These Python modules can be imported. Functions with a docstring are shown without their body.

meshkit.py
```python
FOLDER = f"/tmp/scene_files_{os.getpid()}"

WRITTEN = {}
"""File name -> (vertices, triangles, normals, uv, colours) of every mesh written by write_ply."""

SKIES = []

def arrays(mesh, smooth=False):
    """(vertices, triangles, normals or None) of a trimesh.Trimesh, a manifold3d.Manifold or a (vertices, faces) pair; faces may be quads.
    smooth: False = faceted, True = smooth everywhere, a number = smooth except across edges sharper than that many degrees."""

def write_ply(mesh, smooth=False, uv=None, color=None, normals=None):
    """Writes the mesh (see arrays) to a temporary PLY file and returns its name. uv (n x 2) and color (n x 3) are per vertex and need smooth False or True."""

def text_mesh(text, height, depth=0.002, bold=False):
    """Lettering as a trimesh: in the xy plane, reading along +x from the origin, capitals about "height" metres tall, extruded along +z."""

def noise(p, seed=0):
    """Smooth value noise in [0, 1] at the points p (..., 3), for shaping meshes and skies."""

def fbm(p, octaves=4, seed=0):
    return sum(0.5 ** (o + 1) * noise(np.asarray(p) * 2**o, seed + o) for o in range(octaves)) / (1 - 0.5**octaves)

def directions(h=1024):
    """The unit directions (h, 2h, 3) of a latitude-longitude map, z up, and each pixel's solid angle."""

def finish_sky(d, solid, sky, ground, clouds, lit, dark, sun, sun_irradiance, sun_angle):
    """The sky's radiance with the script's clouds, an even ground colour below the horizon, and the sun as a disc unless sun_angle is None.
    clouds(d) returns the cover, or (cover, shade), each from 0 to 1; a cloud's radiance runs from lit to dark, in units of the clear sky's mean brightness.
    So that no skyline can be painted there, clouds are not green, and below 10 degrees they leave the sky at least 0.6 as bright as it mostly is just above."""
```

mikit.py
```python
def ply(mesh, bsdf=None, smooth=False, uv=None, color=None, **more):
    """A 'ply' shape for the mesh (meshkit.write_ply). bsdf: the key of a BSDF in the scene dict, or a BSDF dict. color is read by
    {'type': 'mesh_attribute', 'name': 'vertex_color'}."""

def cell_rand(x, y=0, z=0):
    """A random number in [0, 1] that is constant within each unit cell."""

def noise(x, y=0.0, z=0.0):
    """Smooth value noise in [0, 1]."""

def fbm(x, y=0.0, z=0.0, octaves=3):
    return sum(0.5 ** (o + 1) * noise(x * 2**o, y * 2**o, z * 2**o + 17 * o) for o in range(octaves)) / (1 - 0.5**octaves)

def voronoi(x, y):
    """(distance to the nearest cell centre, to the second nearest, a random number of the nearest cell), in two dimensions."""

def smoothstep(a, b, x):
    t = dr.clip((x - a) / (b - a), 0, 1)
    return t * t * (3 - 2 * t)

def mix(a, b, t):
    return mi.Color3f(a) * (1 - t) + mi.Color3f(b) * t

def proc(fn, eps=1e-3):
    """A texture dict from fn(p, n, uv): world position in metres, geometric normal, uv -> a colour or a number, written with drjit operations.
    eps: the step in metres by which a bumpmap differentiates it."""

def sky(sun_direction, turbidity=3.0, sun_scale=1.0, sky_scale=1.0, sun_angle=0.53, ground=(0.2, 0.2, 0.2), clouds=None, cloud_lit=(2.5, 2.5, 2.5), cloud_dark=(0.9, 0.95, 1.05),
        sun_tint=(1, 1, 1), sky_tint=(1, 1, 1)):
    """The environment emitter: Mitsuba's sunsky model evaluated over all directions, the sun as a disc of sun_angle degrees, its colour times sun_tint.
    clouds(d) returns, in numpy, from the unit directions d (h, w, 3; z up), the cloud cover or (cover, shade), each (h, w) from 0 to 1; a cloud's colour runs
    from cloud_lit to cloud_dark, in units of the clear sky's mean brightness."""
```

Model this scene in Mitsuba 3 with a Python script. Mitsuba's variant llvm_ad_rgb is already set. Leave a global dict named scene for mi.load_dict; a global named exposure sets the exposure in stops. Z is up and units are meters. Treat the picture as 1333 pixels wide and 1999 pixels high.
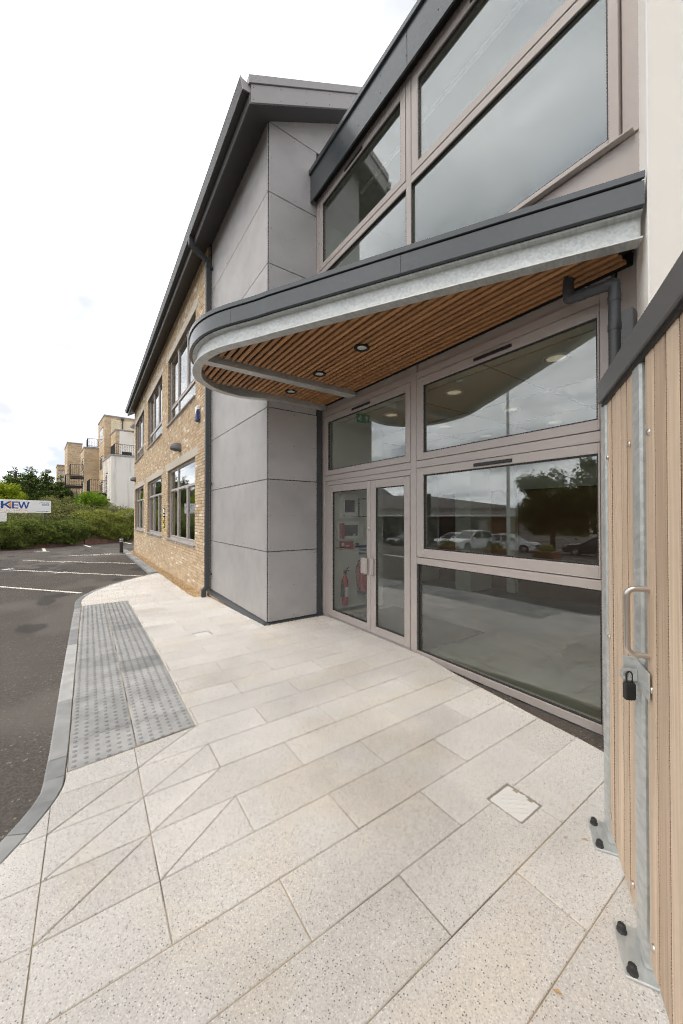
import math, random
import numpy as np
import trimesh, manifold3d, shapely
from shapely.geometry import Polygon, LineString, box as sbox, MultiPolygon, Point
from shapely.ops import polygonize, unary_union
import drjit as dr
import mitsuba as mi
import mikit, meshkit
from mikit import proc, noise, fbm, voronoi, cell_rand, smoothstep, mix

T = mi.ScalarTransform4f
rng = np.random.default_rng(7)
random.seed(7)
scene, labels = {}, {}

# ------------------------------------------------------------------ camera, sky, exposure
YAW, PITCH, CAM = math.radians(34.83), math.radians(0.61), [0.0, 0.0, 1.6]
fwd = [math.sin(YAW) * math.cos(PITCH), math.cos(YAW) * math.cos(PITCH), math.sin(PITCH)]
scene['camera'] = {'type': 'perspective', 'fov': 2 * math.degrees(math.atan(666.5 / 709.0)), 'fov_axis': 'x', 'near_clip': 0.05, 'far_clip': 900.0,
                   'to_world': T().look_at(origin=CAM, target=[CAM[i] + fwd[i] for i in range(3)], up=[0, 0, 1])}


def clouds(d):
    z = np.maximum(d[..., 2], 0.02)
    q = np.stack([d[..., 0] / (z + 0.18), d[..., 1] / (z + 0.18), z * 0], -1)
    w = meshkit.fbm(q * 1.1 + 31.7, 3, 5)
    a = meshkit.fbm(q * np.array([2.1, 1.5, 1]) + 3.1 + 0.8 * w[..., None], 5, 2)
    b = meshkit.fbm(q * np.array([3.6, 2.2, 1]) + 9.3, 5, 9)
    cover = np.clip((a - 0.32) / 0.14, 0, 1) * 0.22 + 0.78
    shade = .9 * np.clip((b - 0.37) / 0.26, 0, 1)
    return cover, shade


scene['sky'] = mikit.sky([-0.50, -0.03, 0.86], turbidity=3.5, sun_scale=0.16, sun_angle=28, sun_tint=(.95, .98, 1.03), clouds=clouds, cloud_lit=(3.3, 3.3, 3.3), cloud_dark=(1.42, 1.48, 1.56),
                         ground=(0.16, 0.15, 0.14))
exposure = 2.5


# ------------------------------------------------------------------ helpers
COUNT = {}
USED = set()


def key_of(name):
    if name not in USED:
        USED.add(name)
        return name
    n = COUNT.get(name, 0) + 1
    COUNT[name] = n
    k = f'{name}_{n:03d}'
    USED.add(k)
    return k


def lab(k, label=None, cat=None, group=None, kind=None):
    d = {}
    if label: d['label'] = label
    if cat: d['category'] = cat
    if group: d['group'] = group
    if kind: d['kind'] = kind
    if d: labels[k] = d
    return k


def thing(name, label, cat, group=None):
    return lab(key_of(name), label, cat, group)


def add(name, mesh, bsdf, parent=None, smooth=False, uv=None, label=None, cat=None, group=None, kind=None, **more):
    k = key_of(name if parent is None else parent + '__' + name)
    if isinstance(mesh, MB):
        if uv is None and mesh.hasuv: uv = mesh.uvs()
        mesh = mesh.mesh()
    if uv is not None and smooth not in (False, True): smooth = True
    scene[k] = mikit.ply(mesh, bsdf, smooth=smooth, uv=uv, **more)
    return lab(k, label, cat, group, kind)


class MB:
    """collects pieces into one mesh"""
    def __init__(s): s.v, s.f, s.u, s.n, s.hasuv = [], [], [], 0, False

    def add(s, m, uv=None):
        v, f = (np.asarray(m[0], float), np.asarray(m[1], int)) if isinstance(m, tuple) else (np.asarray(m.vertices), np.asarray(m.faces))
        if f.shape[1] == 4: f = np.vstack([f[:, [0, 1, 2]], f[:, [0, 2, 3]]])
        s.v.append(v); s.f.append(f + s.n); s.n += len(v)
        if uv is not None: s.hasuv = True
        s.u.append(np.tile(np.asarray(uv if uv is not None else (0.5, 0.5), float), (len(v), 1)))
        return s

    def box(s, *a, uv=None): return s.add(box(*a), uv)
    def mesh(s): return np.vstack(s.v), np.vstack(s.f)
    def uvs(s): return np.vstack(s.u)


BF = np.array([[0, 2, 3], [0, 3, 1], [4, 5, 7], [4, 7, 6], [0, 1, 5], [0, 5, 4], [2, 6, 7], [2, 7, 3], [0, 4, 6], [0, 6, 2], [1, 3, 7], [1, 7, 5]])


def box(x0, x1, y0, y1, z0, z1):
    v = np.array([[x, y, z] for z in (z0, z1) for y in (y0, y1) for x in (x0, x1)], float)
    return v, BF


def cbox(x0, x1, y0, y1, z0, z1, c=0.002):
    """box with chamfered edges"""
    P = []
    for x, sx in ((x0, 1), (x1, -1)):
        for y, sy in ((y0, 1), (y1, -1)):
            for z, sz in ((z0, 1), (z1, -1)):
                P += [[x, y + sy * c, z + sz * c], [x + sx * c, y, z + sz * c], [x + sx * c, y + sy * c, z]]
    m = trimesh.convex.convex_hull(np.array(P))
    return np.array(m.vertices), np.array(m.faces)


def hull(P):
    m = trimesh.convex.convex_hull(np.asarray(P, float))
    return np.array(m.vertices), np.array(m.faces)


def xf(m, M, t=(0, 0, 0)):
    v, f = (m if isinstance(m, tuple) else (np.asarray(m.vertices), np.asarray(m.faces)))
    return np.asarray(v) @ np.asarray(M, float).T + np.asarray(t, float), f


def frame(o, ex, ey, ez):
    """function placing a local mesh at o with axes ex, ey, ez"""
    M = np.stack([ex, ey, ez], 1)
    return lambda m: xf(m, M, o)


def prism(poly, z0, z1):
    m = trimesh.creation.extrude_polygon(poly, z1 - z0, engine='earcut')
    return np.asarray(m.vertices) + [0, 0, z0], np.asarray(m.faces)


def slab_mesh(poly, z0, z1, c=0.0025):
    q = poly.buffer(-c, join_style=2)
    if abs(poly.convex_hull.area - poly.area) < 1e-6 and q.area > 0 and q.geom_type == 'Polygon':
        a, b = np.array(poly.exterior.coords)[:-1], np.array(q.exterior.coords)[:-1]
        P = np.vstack([np.c_[a, np.full(len(a), z0)], np.c_[a, np.full(len(a), z1 - c)], np.c_[b, np.full(len(b), z1)]])
        return hull(P)
    return prism(poly, z0, z1)


def extrude_y(pts, y0, y1):
    """profile [(x, z)] extruded along y"""
    v, f = prism(Polygon(pts), 0, y1 - y0)
    w = np.stack([v[:, 0], y1 - v[:, 2], v[:, 1]], 1)
    return w, f


def tube(pts, r, sides=14, cap=True):
    p = np.asarray(pts, float)
    t = np.gradient(p, axis=0); t /= np.linalg.norm(t, axis=1, keepdims=True)
    a = np.cross(t[0], [0.31, 0.2, 0.93]); a /= np.linalg.norm(a)
    R, A = np.broadcast_to(np.asarray(r, float), (len(p),)), []
    for i in range(len(p)):
        a = a - t[i] * (a @ t[i]); a /= np.linalg.norm(a); A.append(a.copy())
    A = np.array(A); B = np.cross(t, A)
    ang = np.arange(sides) * 2 * np.pi / sides
    v = (p[:, None] + R[:, None, None] * (np.cos(ang)[None, :, None] * A[:, None] + np.sin(ang)[None, :, None] * B[:, None])).reshape(-1, 3)
    i, j = np.meshgrid(np.arange(len(p) - 1), np.arange(sides), indexing='ij')
    q = np.stack([i * sides + j, i * sides + (j + 1) % sides, (i + 1) * sides + (j + 1) % sides, (i + 1) * sides + j], -1).reshape(-1, 4)
    f = np.vstack([q[:, [0, 1, 2]], q[:, [0, 2, 3]]])
    if cap:
        n = len(v); v = np.vstack([v, p[0], p[-1]]); k = np.arange(sides); L = (len(p) - 1) * sides
        f = np.vstack([f, np.stack([k * 0 + n, (k + 1) % sides, k], 1), np.stack([k * 0 + n + 1, L + k, L + (k + 1) % sides], 1)])
    return v, f


def bend(pts, r, n=6):
    """rounds the corners of a polyline with radius r"""
    p = [np.asarray(q, float) for q in pts]
    out = [p[0]]
    for a, b, c in zip(p, p[1:], p[2:]):
        u, w = (a - b) / np.linalg.norm(a - b), (c - b) / np.linalg.norm(c - b)
        s, e = b + u * r, b + w * r
        for k in range(n + 1):
            q = k / n
            out.append((1 - q) ** 2 * s + 2 * q * (1 - q) * b + q * q * e)
    return np.array(out + [p[-1]])


def sweep2d(path, prof, closed_prof=True):
    """sweeps profile [(offset to the left of travel, z)] along a plan path with mitred normals, capped"""
    p = np.asarray(path, float)
    t = np.gradient(p, axis=0); t /= np.linalg.norm(t, axis=1, keepdims=True)
    nrm = np.stack([-t[:, 1], t[:, 0]], 1)
    pr = np.asarray(prof, float); m, k = len(p), len(pr)
    v = np.concatenate([(p[:, None] + nrm[:, None] * pr[None, :, :1]), np.broadcast_to(pr[None, :, 1:], (m, k, 1))], 2).reshape(-1, 3)
    i, j = np.meshgrid(np.arange(m - 1), np.arange(k), indexing='ij')
    q = np.stack([i * k + j, i * k + (j + 1) % k, (i + 1) * k + (j + 1) % k, (i + 1) * k + j], -1).reshape(-1, 4)
    f = [np.vstack([q[:, [0, 1, 2]], q[:, [0, 2, 3]]])]
    tv, tf = trimesh.creation.triangulate_polygon(Polygon(pr), engine='earcut')
    idx = [int(np.argmin(np.linalg.norm(pr - a, axis=1))) for a in tv]
    tf = np.array([[idx[a] for a in r] for r in tf])
    f += [tf[:, ::-1], tf + (m - 1) * k]
    mesh = trimesh.Trimesh(v, np.vstack(f), process=False); mesh.fix_normals()
    return np.asarray(mesh.vertices), np.asarray(mesh.faces)


def spline(pts, step):
    from scipy.interpolate import CubicSpline
    p = np.asarray(pts, float); s = np.r_[0, np.cumsum(np.linalg.norm(np.diff(p, axis=0), axis=1))]
    return CubicSpline(s, p)(np.linspace(0, s[-1], max(3, int(s[-1] / step))))


def lathe(prof, n=24):
    m = trimesh.creation.revolve(np.asarray(prof, float), sections=n)
    return np.asarray(m.vertices), np.asarray(m.faces)


def rotz(a): c, s = math.cos(a), math.sin(a); return np.array([[c, -s, 0], [s, c, 0], [0, 0, 1.0]])


def disc(c, r, n=20, up=-1):
    a = np.arange(n) * 2 * np.pi / n
    v = np.vstack([np.c_[c[0] + r * np.cos(a), c[1] + r * np.sin(a), np.full(n, c[2])], [c]])
    k = np.arange(n)
    f = np.stack([k, (k + 1) % n, k * 0 + n], 1)
    return v, (f if up > 0 else f[:, ::-1])


def quad(a, b, c, d): return np.array([a, b, c, d], float), np.array([[0, 1, 2], [0, 2, 3]])


def G(y):
    """height of the pavement: level by the entrance, falling gently away beyond it"""
    y = np.asarray(y, float); a = np.clip(y - 4.2, 0, 1.0)
    return -.02 * a * a - .04 * np.clip(y - 5.2, 0, 3.6) - .016 * np.clip(y - 8.8, 0, 36)


def GA(x, y): return G(y) - .06 - .06 * np.clip(-5 - np.asarray(x, float), 0, 30)


def on_ground(m, g=G):
    v, f = m; v = np.array(v); v[:, 2] += g(v[:, 1]); return v, f


# ------------------------------------------------------------------ materials
def P(c, rough=0.6, metal=0.0, two=True, **k):
    b = {'type': 'principled', 'base_color': c if isinstance(c, dict) else {'type': 'rgb', 'value': list(c)}, 'roughness': rough, 'metallic': metal, **k}
    return {'type': 'twosided', 'b': b} if two else b


def bump(b, fn, scale, eps=1e-3):
    inner = b['b'] if b['type'] == 'twosided' else b
    return {'type': 'twosided', 'b': {'type': 'bumpmap', 'tex': proc(fn, eps), 'scale': scale, 'b': inner}}


def c_paving(p, n, uv):
    base = mix((.54, .515, .486), (.63, .61, .584), uv.x)
    base = base * (0.90 + 0.2 * fbm(p.x * 2.3 + uv.y * 9, p.y * 2.3, 0, 3))
    d1, d2, w = voronoi(p.x * 150, p.y * 150)
    pal = mix((.30, .28, .26), (.80, .76, .70), cell_rand(w * 9999, 3, 5))
    c = mix(base, pal, 0.42 * smoothstep(.55, .3, d1))
    e1, e2, v = voronoi(p.x * 118 + 7.7, p.y * 118 + 3.1)
    c = mix(c, mi.Color3f(.13, .13, .14), smoothstep(.36, .22, e1) * dr.select(v > .90, 0.85, dr.select(v > .78, .35, 0.0)))
    c = mix(c, mi.Color3f(.80, .78, .74), smoothstep(.30, .2, e1) * dr.select(v < .12, 0.8, 0.0))
    dirt = smoothstep(.45, .74, fbm(p.x * 1.3 + 4, p.y * 1.7 + 9, 0, 4))
    warm = smoothstep(.5, .75, fbm(p.x * 2.1 + 40, p.y * 2.6 + 2, 0, 4))
    return c * (1 - .13 * dirt) * mix((1, 1, 1), (1.0, .95, .86), .55 * warm)


def h_paving(p, n, uv):
    d1, d2, w = voronoi(p.x * 105, p.y * 105)
    return smoothstep(.1, .6, d1)


def c_mortar(p, n, uv):
    return mix((.35, .295, .22), (.15, .128, .098), smoothstep(.35, .62, fbm(p.x * 4, p.y * 4, p.z, 3)))


def c_asphalt(p, n, uv):
    f = fbm(p.x * .35, p.y * .35, 0, 4)
    c = mix((.046, .039, .034), (.090, .077, .067), f)
    d1, d2, w = voronoi(p.x * 85, p.y * 85)
    c = c * (0.75 + 0.6 * cell_rand(w * 9999, 1, 2))
    c = mix(c, mi.Color3f(.30, .26, .2), dr.select(w > .985, .6, 0.0))
    c = mix(c, mi.Color3f(.13, .118, .105), .55 * smoothstep(.52, .72, fbm(p.x * .9 + 5, p.y * .5, 0, 3)))
    return mix(c, mi.Color3f(.026, .024, .023), .7 * smoothstep(.66, .74, fbm(p.x * 1.4 + 51, p.y * .8 + 3, 0, 3)))


def h_asphalt(p, n, uv):
    d1, d2, w = voronoi(p.x * 85, p.y * 85)
    return smoothstep(0, .7, d1)


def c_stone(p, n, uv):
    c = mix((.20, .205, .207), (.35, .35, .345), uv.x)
    f = fbm(p.x * 9 + uv.y * 20, p.y * 9, p.z * 9, 4)
    c = c * (.7 + .6 * f)
    return mix(c, mi.Color3f(.45, .44, .42), .18 * smoothstep(.56, .72, fbm(p.x * 3.3, p.y * 3.3 + uv.y * 5, 0, 4)))


def c_brick(p, n, uv):
    t = uv.x
    c = mix((.45, .325, .195), (.54, .415, .27), smoothstep(0, .35, t))
    c = mix(c, mi.Color3f(.56, .445, .31), smoothstep(.35, .6, t))
    c = mix(c, mi.Color3f(.47, .36, .25), smoothstep(.62, .7, t) * smoothstep(.86, .8, t))
    c = mix(c, mi.Color3f(.70, .63, .53), smoothstep(.93, .95, t))
    return c * (.86 + .28 * fbm(p.x * 17 + uv.y * 31, p.y * 17, p.z * 17, 3))


def c_redbrick(p, n, uv):
    c = mix((.115, .050, .034), (.235, .112, .075), uv.x)
    return c * (.7 + .6 * fbm(p.x * 11, p.y * 11, p.z * 11, 3))


def h_rough(p, n, uv): return fbm(p.x * 60, p.y * 60, p.z * 60, 3)


def c_panel(p, n, uv):
    f = fbm(p.x * 2.2 + uv.y * 7, p.y * 2.2, p.z * 2.2, 4)
    g = fbm(p.x * 7 + 3, p.y * 7, p.z * 4.5 + uv.y * 11, 4)
    c = mix((.35, .338, .335), (.435, .42, .415), smoothstep(.2, .8, .55 * f + .45 * g))
    return mix(c, mi.Color3f(.34, .335, .33), .3 * smoothstep(.5, .7, g)) * (.93 + .13 * uv.x)


def c_galv(p, n, uv):
    q = mi.Vector2f(p.x * .3 - p.y * 1.1, p.z + p.x * .25)
    d1, d2, w = voronoi(q.x * 62, q.y * 62)
    f = fbm(p.x * 17, p.y * 17, p.z * 21, 4)
    return mix((.42, .44, .44), (.68, .70, .68), .45 * cell_rand(w * 9999, 2, 7) + .55 * f)


def r_galv(p, n, uv): return .36 + .26 * fbm(p.x * 9 + 3, p.y * 9, p.z * 9, 3)


def c_slat(p, n, uv):
    g = fbm(p.x * 90 + uv.y * 50, p.y * 3.0 + uv.x * 30, p.z * 90, 4)
    c = mix((.23, .105, .042), (.53, .28, .13), .5 * g + .5 * uv.x)
    return c


def grain(p, uv):
    u = p.x * -.868 + p.y * -.497
    w = fbm(u * 9 + uv.y * 40, p.z * .9 + uv.x * 9, 0, 3)
    return fbm((u + .03 * w) * 120 + uv.y * 90, p.z * 2.2 + uv.x * 20, w * 3, 4), w


def c_board(p, n, uv):
    g, w = grain(p, uv)
    c = mix((.33, .232, .160), (.61, .485, .365), smoothstep(.2, .8, g))
    c = mix(c, mix((.35, .245, .168), (.645, .515, .385), uv.x), .6)
    return c * (.86 + .28 * w)


def h_board(p, n, uv): return grain(p, uv)[0]


def c_render(p, n, uv):
    f = fbm(p.x * 1.3, p.y * 1.3, p.z * .5, 4)
    return mix((.76, .725, .67), (.81, .78, .735), f)


def c_stain(p, n, uv):
    f = fbm(p.x * 2.3, p.y * 2.3, p.z * .22, 4)
    g = smoothstep(.40, .62, f)
    return mix((.74, .71, .66), (.44, .38, .32), .75 * g)


def c_yellowbrick(p, n, uv):
    q = p.x * .996 + p.y * .085 + p.y * .6
    row = dr.floor(p.z / .15)
    c = mix((.43, .315, .195), (.57, .435, .295), cell_rand(q / .45 + .5 * row, row, 3))
    j = p.z / .15 - row
    return mix(c, mi.Color3f(.50, .44, .36), smoothstep(.16, .08, j) * .6) * (.8 + .4 * fbm(q * .8, p.z * .8, 1, 3))


def leaf_col(a, b, dark=.35):
    def fn(p, n, uv):
        c = mix(a, b, uv.x)
        return c * (.75 + .5 * uv.y)
    return fn


def c_gravel(p, n, uv): return mix(mix((.42, .27, .12), (.62, .45, .25), uv.x), mi.Color3f(.70, .62, .5), smoothstep(.8, .95, uv.y))


def c_carpet(p, n, uv):
    t = cell_rand(p.x / .5, p.y / .5, 1)
    f = fbm(p.x * 5, p.y * 2.5, 0, 4)
    return mix((.15, .155, .14), (.215, .22, .20), .7 * f + .3 * t)


def c_bank(p, n, uv): return mix((.045, .06, .02), (.10, .10, .045), fbm(p.x * 1.3, p.y * 1.3, 0, 4))


def c_dark(p, n, uv): return mix((.046, .054, .061), (.060, .069, .077), fbm(p.x * 1.7, p.y * 1.7, p.z * 1.7, 3))


def c_line(p, n, uv): return mix((.66, .64, .58), (.30, .28, .26), smoothstep(.52, .72, fbm(p.x * 6, p.y * 6, 0, 4)) * .8)


def r_frame(p, n, uv): return .34 + .10 * fbm(p.x * 5, p.y * 5, p.z * 5, 3)


scene['m_paving'] = bump(P(proc(c_paving), .72), h_paving, .0007)
scene['m_mortar'] = P(proc(c_mortar), .9)
scene['m_asphalt'] = bump(P(proc(c_asphalt), .78), h_asphalt, .0025)
scene['m_stone'] = bump(P(proc(c_stone), .7), h_rough, .002)
scene['m_brick'] = P(proc(c_brick), .85)
scene['m_redbrick'] = P(proc(c_redbrick), .85)
scene['m_brickmortar'] = P((.255, .205, .145), .9)
scene['m_redmortar'] = P((.27, .23, .19), .9)
scene['m_lintel'] = bump(P((.50, .455, .385), .8), h_rough, .002)
scene['m_panel'] = P(proc(c_panel), .48, specular=.4)
scene['m_backing'] = P((.014, .014, .014), .9, specular=.08)
scene['m_jointback'] = P((.04, .04, .04), .9, specular=.1)
scene['m_galv'] = P(proc(c_galv), proc(r_galv), .55)
scene['m_slat'] = P(proc(c_slat), .6)
scene['m_board'] = bump(P(proc(c_board), .62), h_board, .0012)
scene['m_render'] = bump(P(proc(c_render), .85), h_rough, .0012)
scene['m_stain'] = P(proc(c_stain), .85)
scene['m_ybrick'] = P(proc(c_yellowbrick), .85)
scene['m_gravel'] = P(proc(c_gravel), .8)
scene['m_carpet'] = P(proc(c_carpet), .55)
scene['m_bank'] = P(proc(c_bank), .95)
scene['m_line'] = P(proc(c_line), .7)
scene['m_frame'] = P((.415, .372, .350), proc(r_frame), specular=.5)
scene['m_anthracite'] = P(proc(c_dark), .22, specular=.6, clearcoat=.9, clearcoat_gloss=.97)
scene['m_anthmatt'] = P((.052, .056, .061), .45)
scene['m_soffit'] = P((.066, .064, .065), .4)
scene['m_trim'] = P((.30, .285, .285), .42)
scene['m_roof'] = P((.16, .16, .165), .5)
scene['m_capmetal'] = P((.115, .117, .12), .38, specular=.6)
scene['m_black'] = P((.012, .012, .013), .42)
scene['m_blackgloss'] = P((.010, .010, .011), .18)
scene['m_rubber'] = P((.022, .022, .022), .5)
scene['m_steel'] = P((.62, .58, .54), .26, .9)
scene['m_greyrivet'] = P((.13, .13, .13), .4)
scene['m_white'] = P((.78, .78, .76), .5)
scene['m_wallpaint'] = P((.70, .72, .66), .6)
scene['m_ceiling'] = P((.60, .60, .55), .8)
scene['m_cover'] = P((.68, .68, .665), .45)
scene['m_grid'] = P((.34, .34, .31), .8)
scene['m_mat'] = P((.035, .037, .036), .9)
scene['m_brownwall'] = P((.21, .115, .062), .7)
scene['m_red'] = P((.42, .012, .018), .28, specular=.5)
scene['m_redmatt'] = P((.30, .02, .02), .6)
scene['m_green'] = P((.0, .22, .07), .5)
scene['m_signwhite'] = P((.80, .80, .79), .4)
scene['m_blue'] = P((.012, .055, .25), .45)
scene['m_navy'] = P((.014, .035, .13), .4)
scene['m_orange'] = P((.85, .30, .03), .45)
scene['m_yellow'] = P((.80, .62, .02), .45)
scene['m_cream'] = P((.66, .57, .40), .7)
scene['m_greyleaf'] = P((.115, .115, .118), .55)
scene['m_dim'] = P((.16, .155, .145), .8)
scene['m_bark'] = P((.07, .05, .035), .9)
scene['m_carwhite'] = P((.72, .73, .73), .22, clearcoat=.6, clearcoat_gloss=.9)
scene['m_cardark'] = P((.035, .037, .042), .2, clearcoat=.6, clearcoat_gloss=.9)
scene['m_carglass'] = P((.02, .022, .024), .08, specular=.7)
scene['m_rim'] = P((.55, .56, .57), .3, .8)
scene['m_lens'] = P((.55, .56, .50), .2)
scene['m_gapshade'] = P((.10, .055, .034), .8)
scene['m_timber'] = P((.16, .085, .045), .7)
scene['m_clad'] = P((.34, .31, .29), .5)
scene['m_glass'] = {'type': 'thindielectric', 'int_ior': 2.1, 'ext_ior': 1.0, 'specular_transmittance': {'type': 'rgb', 'value': [.80, .84, .79]},
                    'specular_reflectance': {'type': 'rgb', 'value': [.93, .97, .97]}}
scene['m_glassup'] = {**scene['m_glass'], 'int_ior': 2.35}
scene['m_winglass'] = {'type': 'thindielectric', 'int_ior': 2.8, 'ext_ior': 1.0, 'specular_transmittance': {'type': 'rgb', 'value': [.62, .66, .63]},
                       'specular_reflectance': {'type': 'rgb', 'value': [.96, .98, .98]}}


def leafmat(a, b):
    return {'type': 'principledthin', 'base_color': proc(leaf_col(a, b)), 'roughness': .55, 'diff_trans': .55, 'spec_trans': 0.0}


scene['m_leafhedge'] = leafmat((.035, .060, .016), (.25, .30, .075))
scene['m_leafhedge2'] = leafmat((.070, .10, .018), (.40, .42, .10))
scene['m_leafolive'] = leafmat((.085, .10, .030), (.33, .33, .13))
scene['m_leaflime'] = leafmat((.16, .22, .015), (.46, .52, .06))
scene['m_leafbright'] = leafmat((.08, .15, .014), (.26, .40, .045))
scene['m_leafconifer'] = leafmat((.040, .070, .022), (.22, .28, .085))
scene['m_leaftree'] = leafmat((.035, .050, .014), (.14, .16, .045))


def lampmat(r): return {'type': 'area', 'radiance': {'type': 'rgb', 'value': list(r)}}


# ------------------------------------------------------------------ ground, pavement, kerbs
def extrude_x(poly, x0, x1):
    v, f = prism(poly, 0, x1 - x0)
    return np.stack([v[:, 2] + x0, v[:, 0], v[:, 1]], 1), f


def extrude_xz(poly, y0, y1):
    v, f = prism(poly, 0, y1 - y0)
    return np.stack([v[:, 0], y1 - v[:, 2], v[:, 1]], 1), f


gx = np.unique(np.r_[np.linspace(-260, -60, 11), np.arange(-60, -34, 4), -35, np.arange(-34, 30, 1.0), -5, np.linspace(30, 260, 12)])
gy = np.unique(np.r_[np.linspace(-260, -60, 11), np.arange(-60, 0, 3), np.arange(0, 4.2, 1), np.linspace(4.2, 5.2, 9), np.arange(6, 46, 1.0), 8.8, 44.8, np.linspace(50, 300, 14)])
X_, Y_ = np.meshgrid(gx, gy)
gv = np.c_[X_.ravel(), Y_.ravel(), GA(X_.ravel(), Y_.ravel())]
ii, jj = np.meshgrid(np.arange(len(gy) - 1), np.arange(len(gx) - 1), indexing='ij')
L = len(gx)
add('car_park', (gv, np.stack([ii * L + jj, ii * L + jj + 1, (ii + 1) * L + jj + 1, (ii + 1) * L + jj], -1).reshape(-1, 4)), 'm_asphalt', kind='structure')

KERB_IN = [(-2.3, 1.62), (-1.2, 1.78), (-.62, 2.03), (-.33, 2.27), (-.245, 2.41), (-.15, 2.60), (-.108, 2.85), (-.102, 3.2), (-.104, 4.94), (-.108, 7.52), (-.105, 8.89), (-.05, 9.80), (.17, 10.53), (.63, 11.45), (1.30, 12.38), (1.84, 12.95)]
kin = np.vstack([spline(KERB_IN[:7], .05)[:-1], np.array(KERB_IN[6:10]), spline(KERB_IN[10:], .1)])
GAP = [(3.15, 2.80), (3.06, 2.40), (3.0, 1.95), (2.935, 1.5), (2.905, 1.2), (2.87, 1.0), (2.85, .6), (2.85, -.6)]
region = Polygon([(-2.3, -.6)] + [tuple(q) for q in kin] + [(1.86, 12.97), (1.86, 8.22), (2.13, 8.2), (2.13, 5.03), (3.15, 5.03)] + GAP).buffer(0)
TACT = Polygon([(-.1, 2.85), (.283, 2.885), (.677, 2.92), (.677, 8.75), (-.1, 8.75)])
COV1, COV2 = sbox(1.862, 1.032, 2.062, 1.228), sbox(1.185, 5.09, 1.40, 5.30)
yk = lambda k: .62 + .2893 * k
lines = []
for k in range(-4, 44):
    lines.append(LineString([(-3, yk(k)), (4, yk(k))]))
    a, b = yk(k), yk(k + 1)
    for n in range(-4, 5):
        x = .255 + .8905 * n + (.445 if k % 2 == 0 else 0)
        if 3 <= k <= 7 and x < .6: continue
        lines.append(LineString([(x, a), (x, b)]))
    if 3 <= k <= 7:
        lines += [LineString([(x, a), (x, b)]) for x in (-.163, .267)]
        if k >= 4: lines.append(LineString([(.70, b), (.267, a)]))
        if 4 <= k <= 6: lines.append(LineString([(.267, b), (-.163, a)]))
solid = region.difference(TACT)
polys = [q for q in polygonize(unary_union(lines + [solid.boundary])) if solid.contains(q.representative_point())]
bed = MB()
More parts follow.
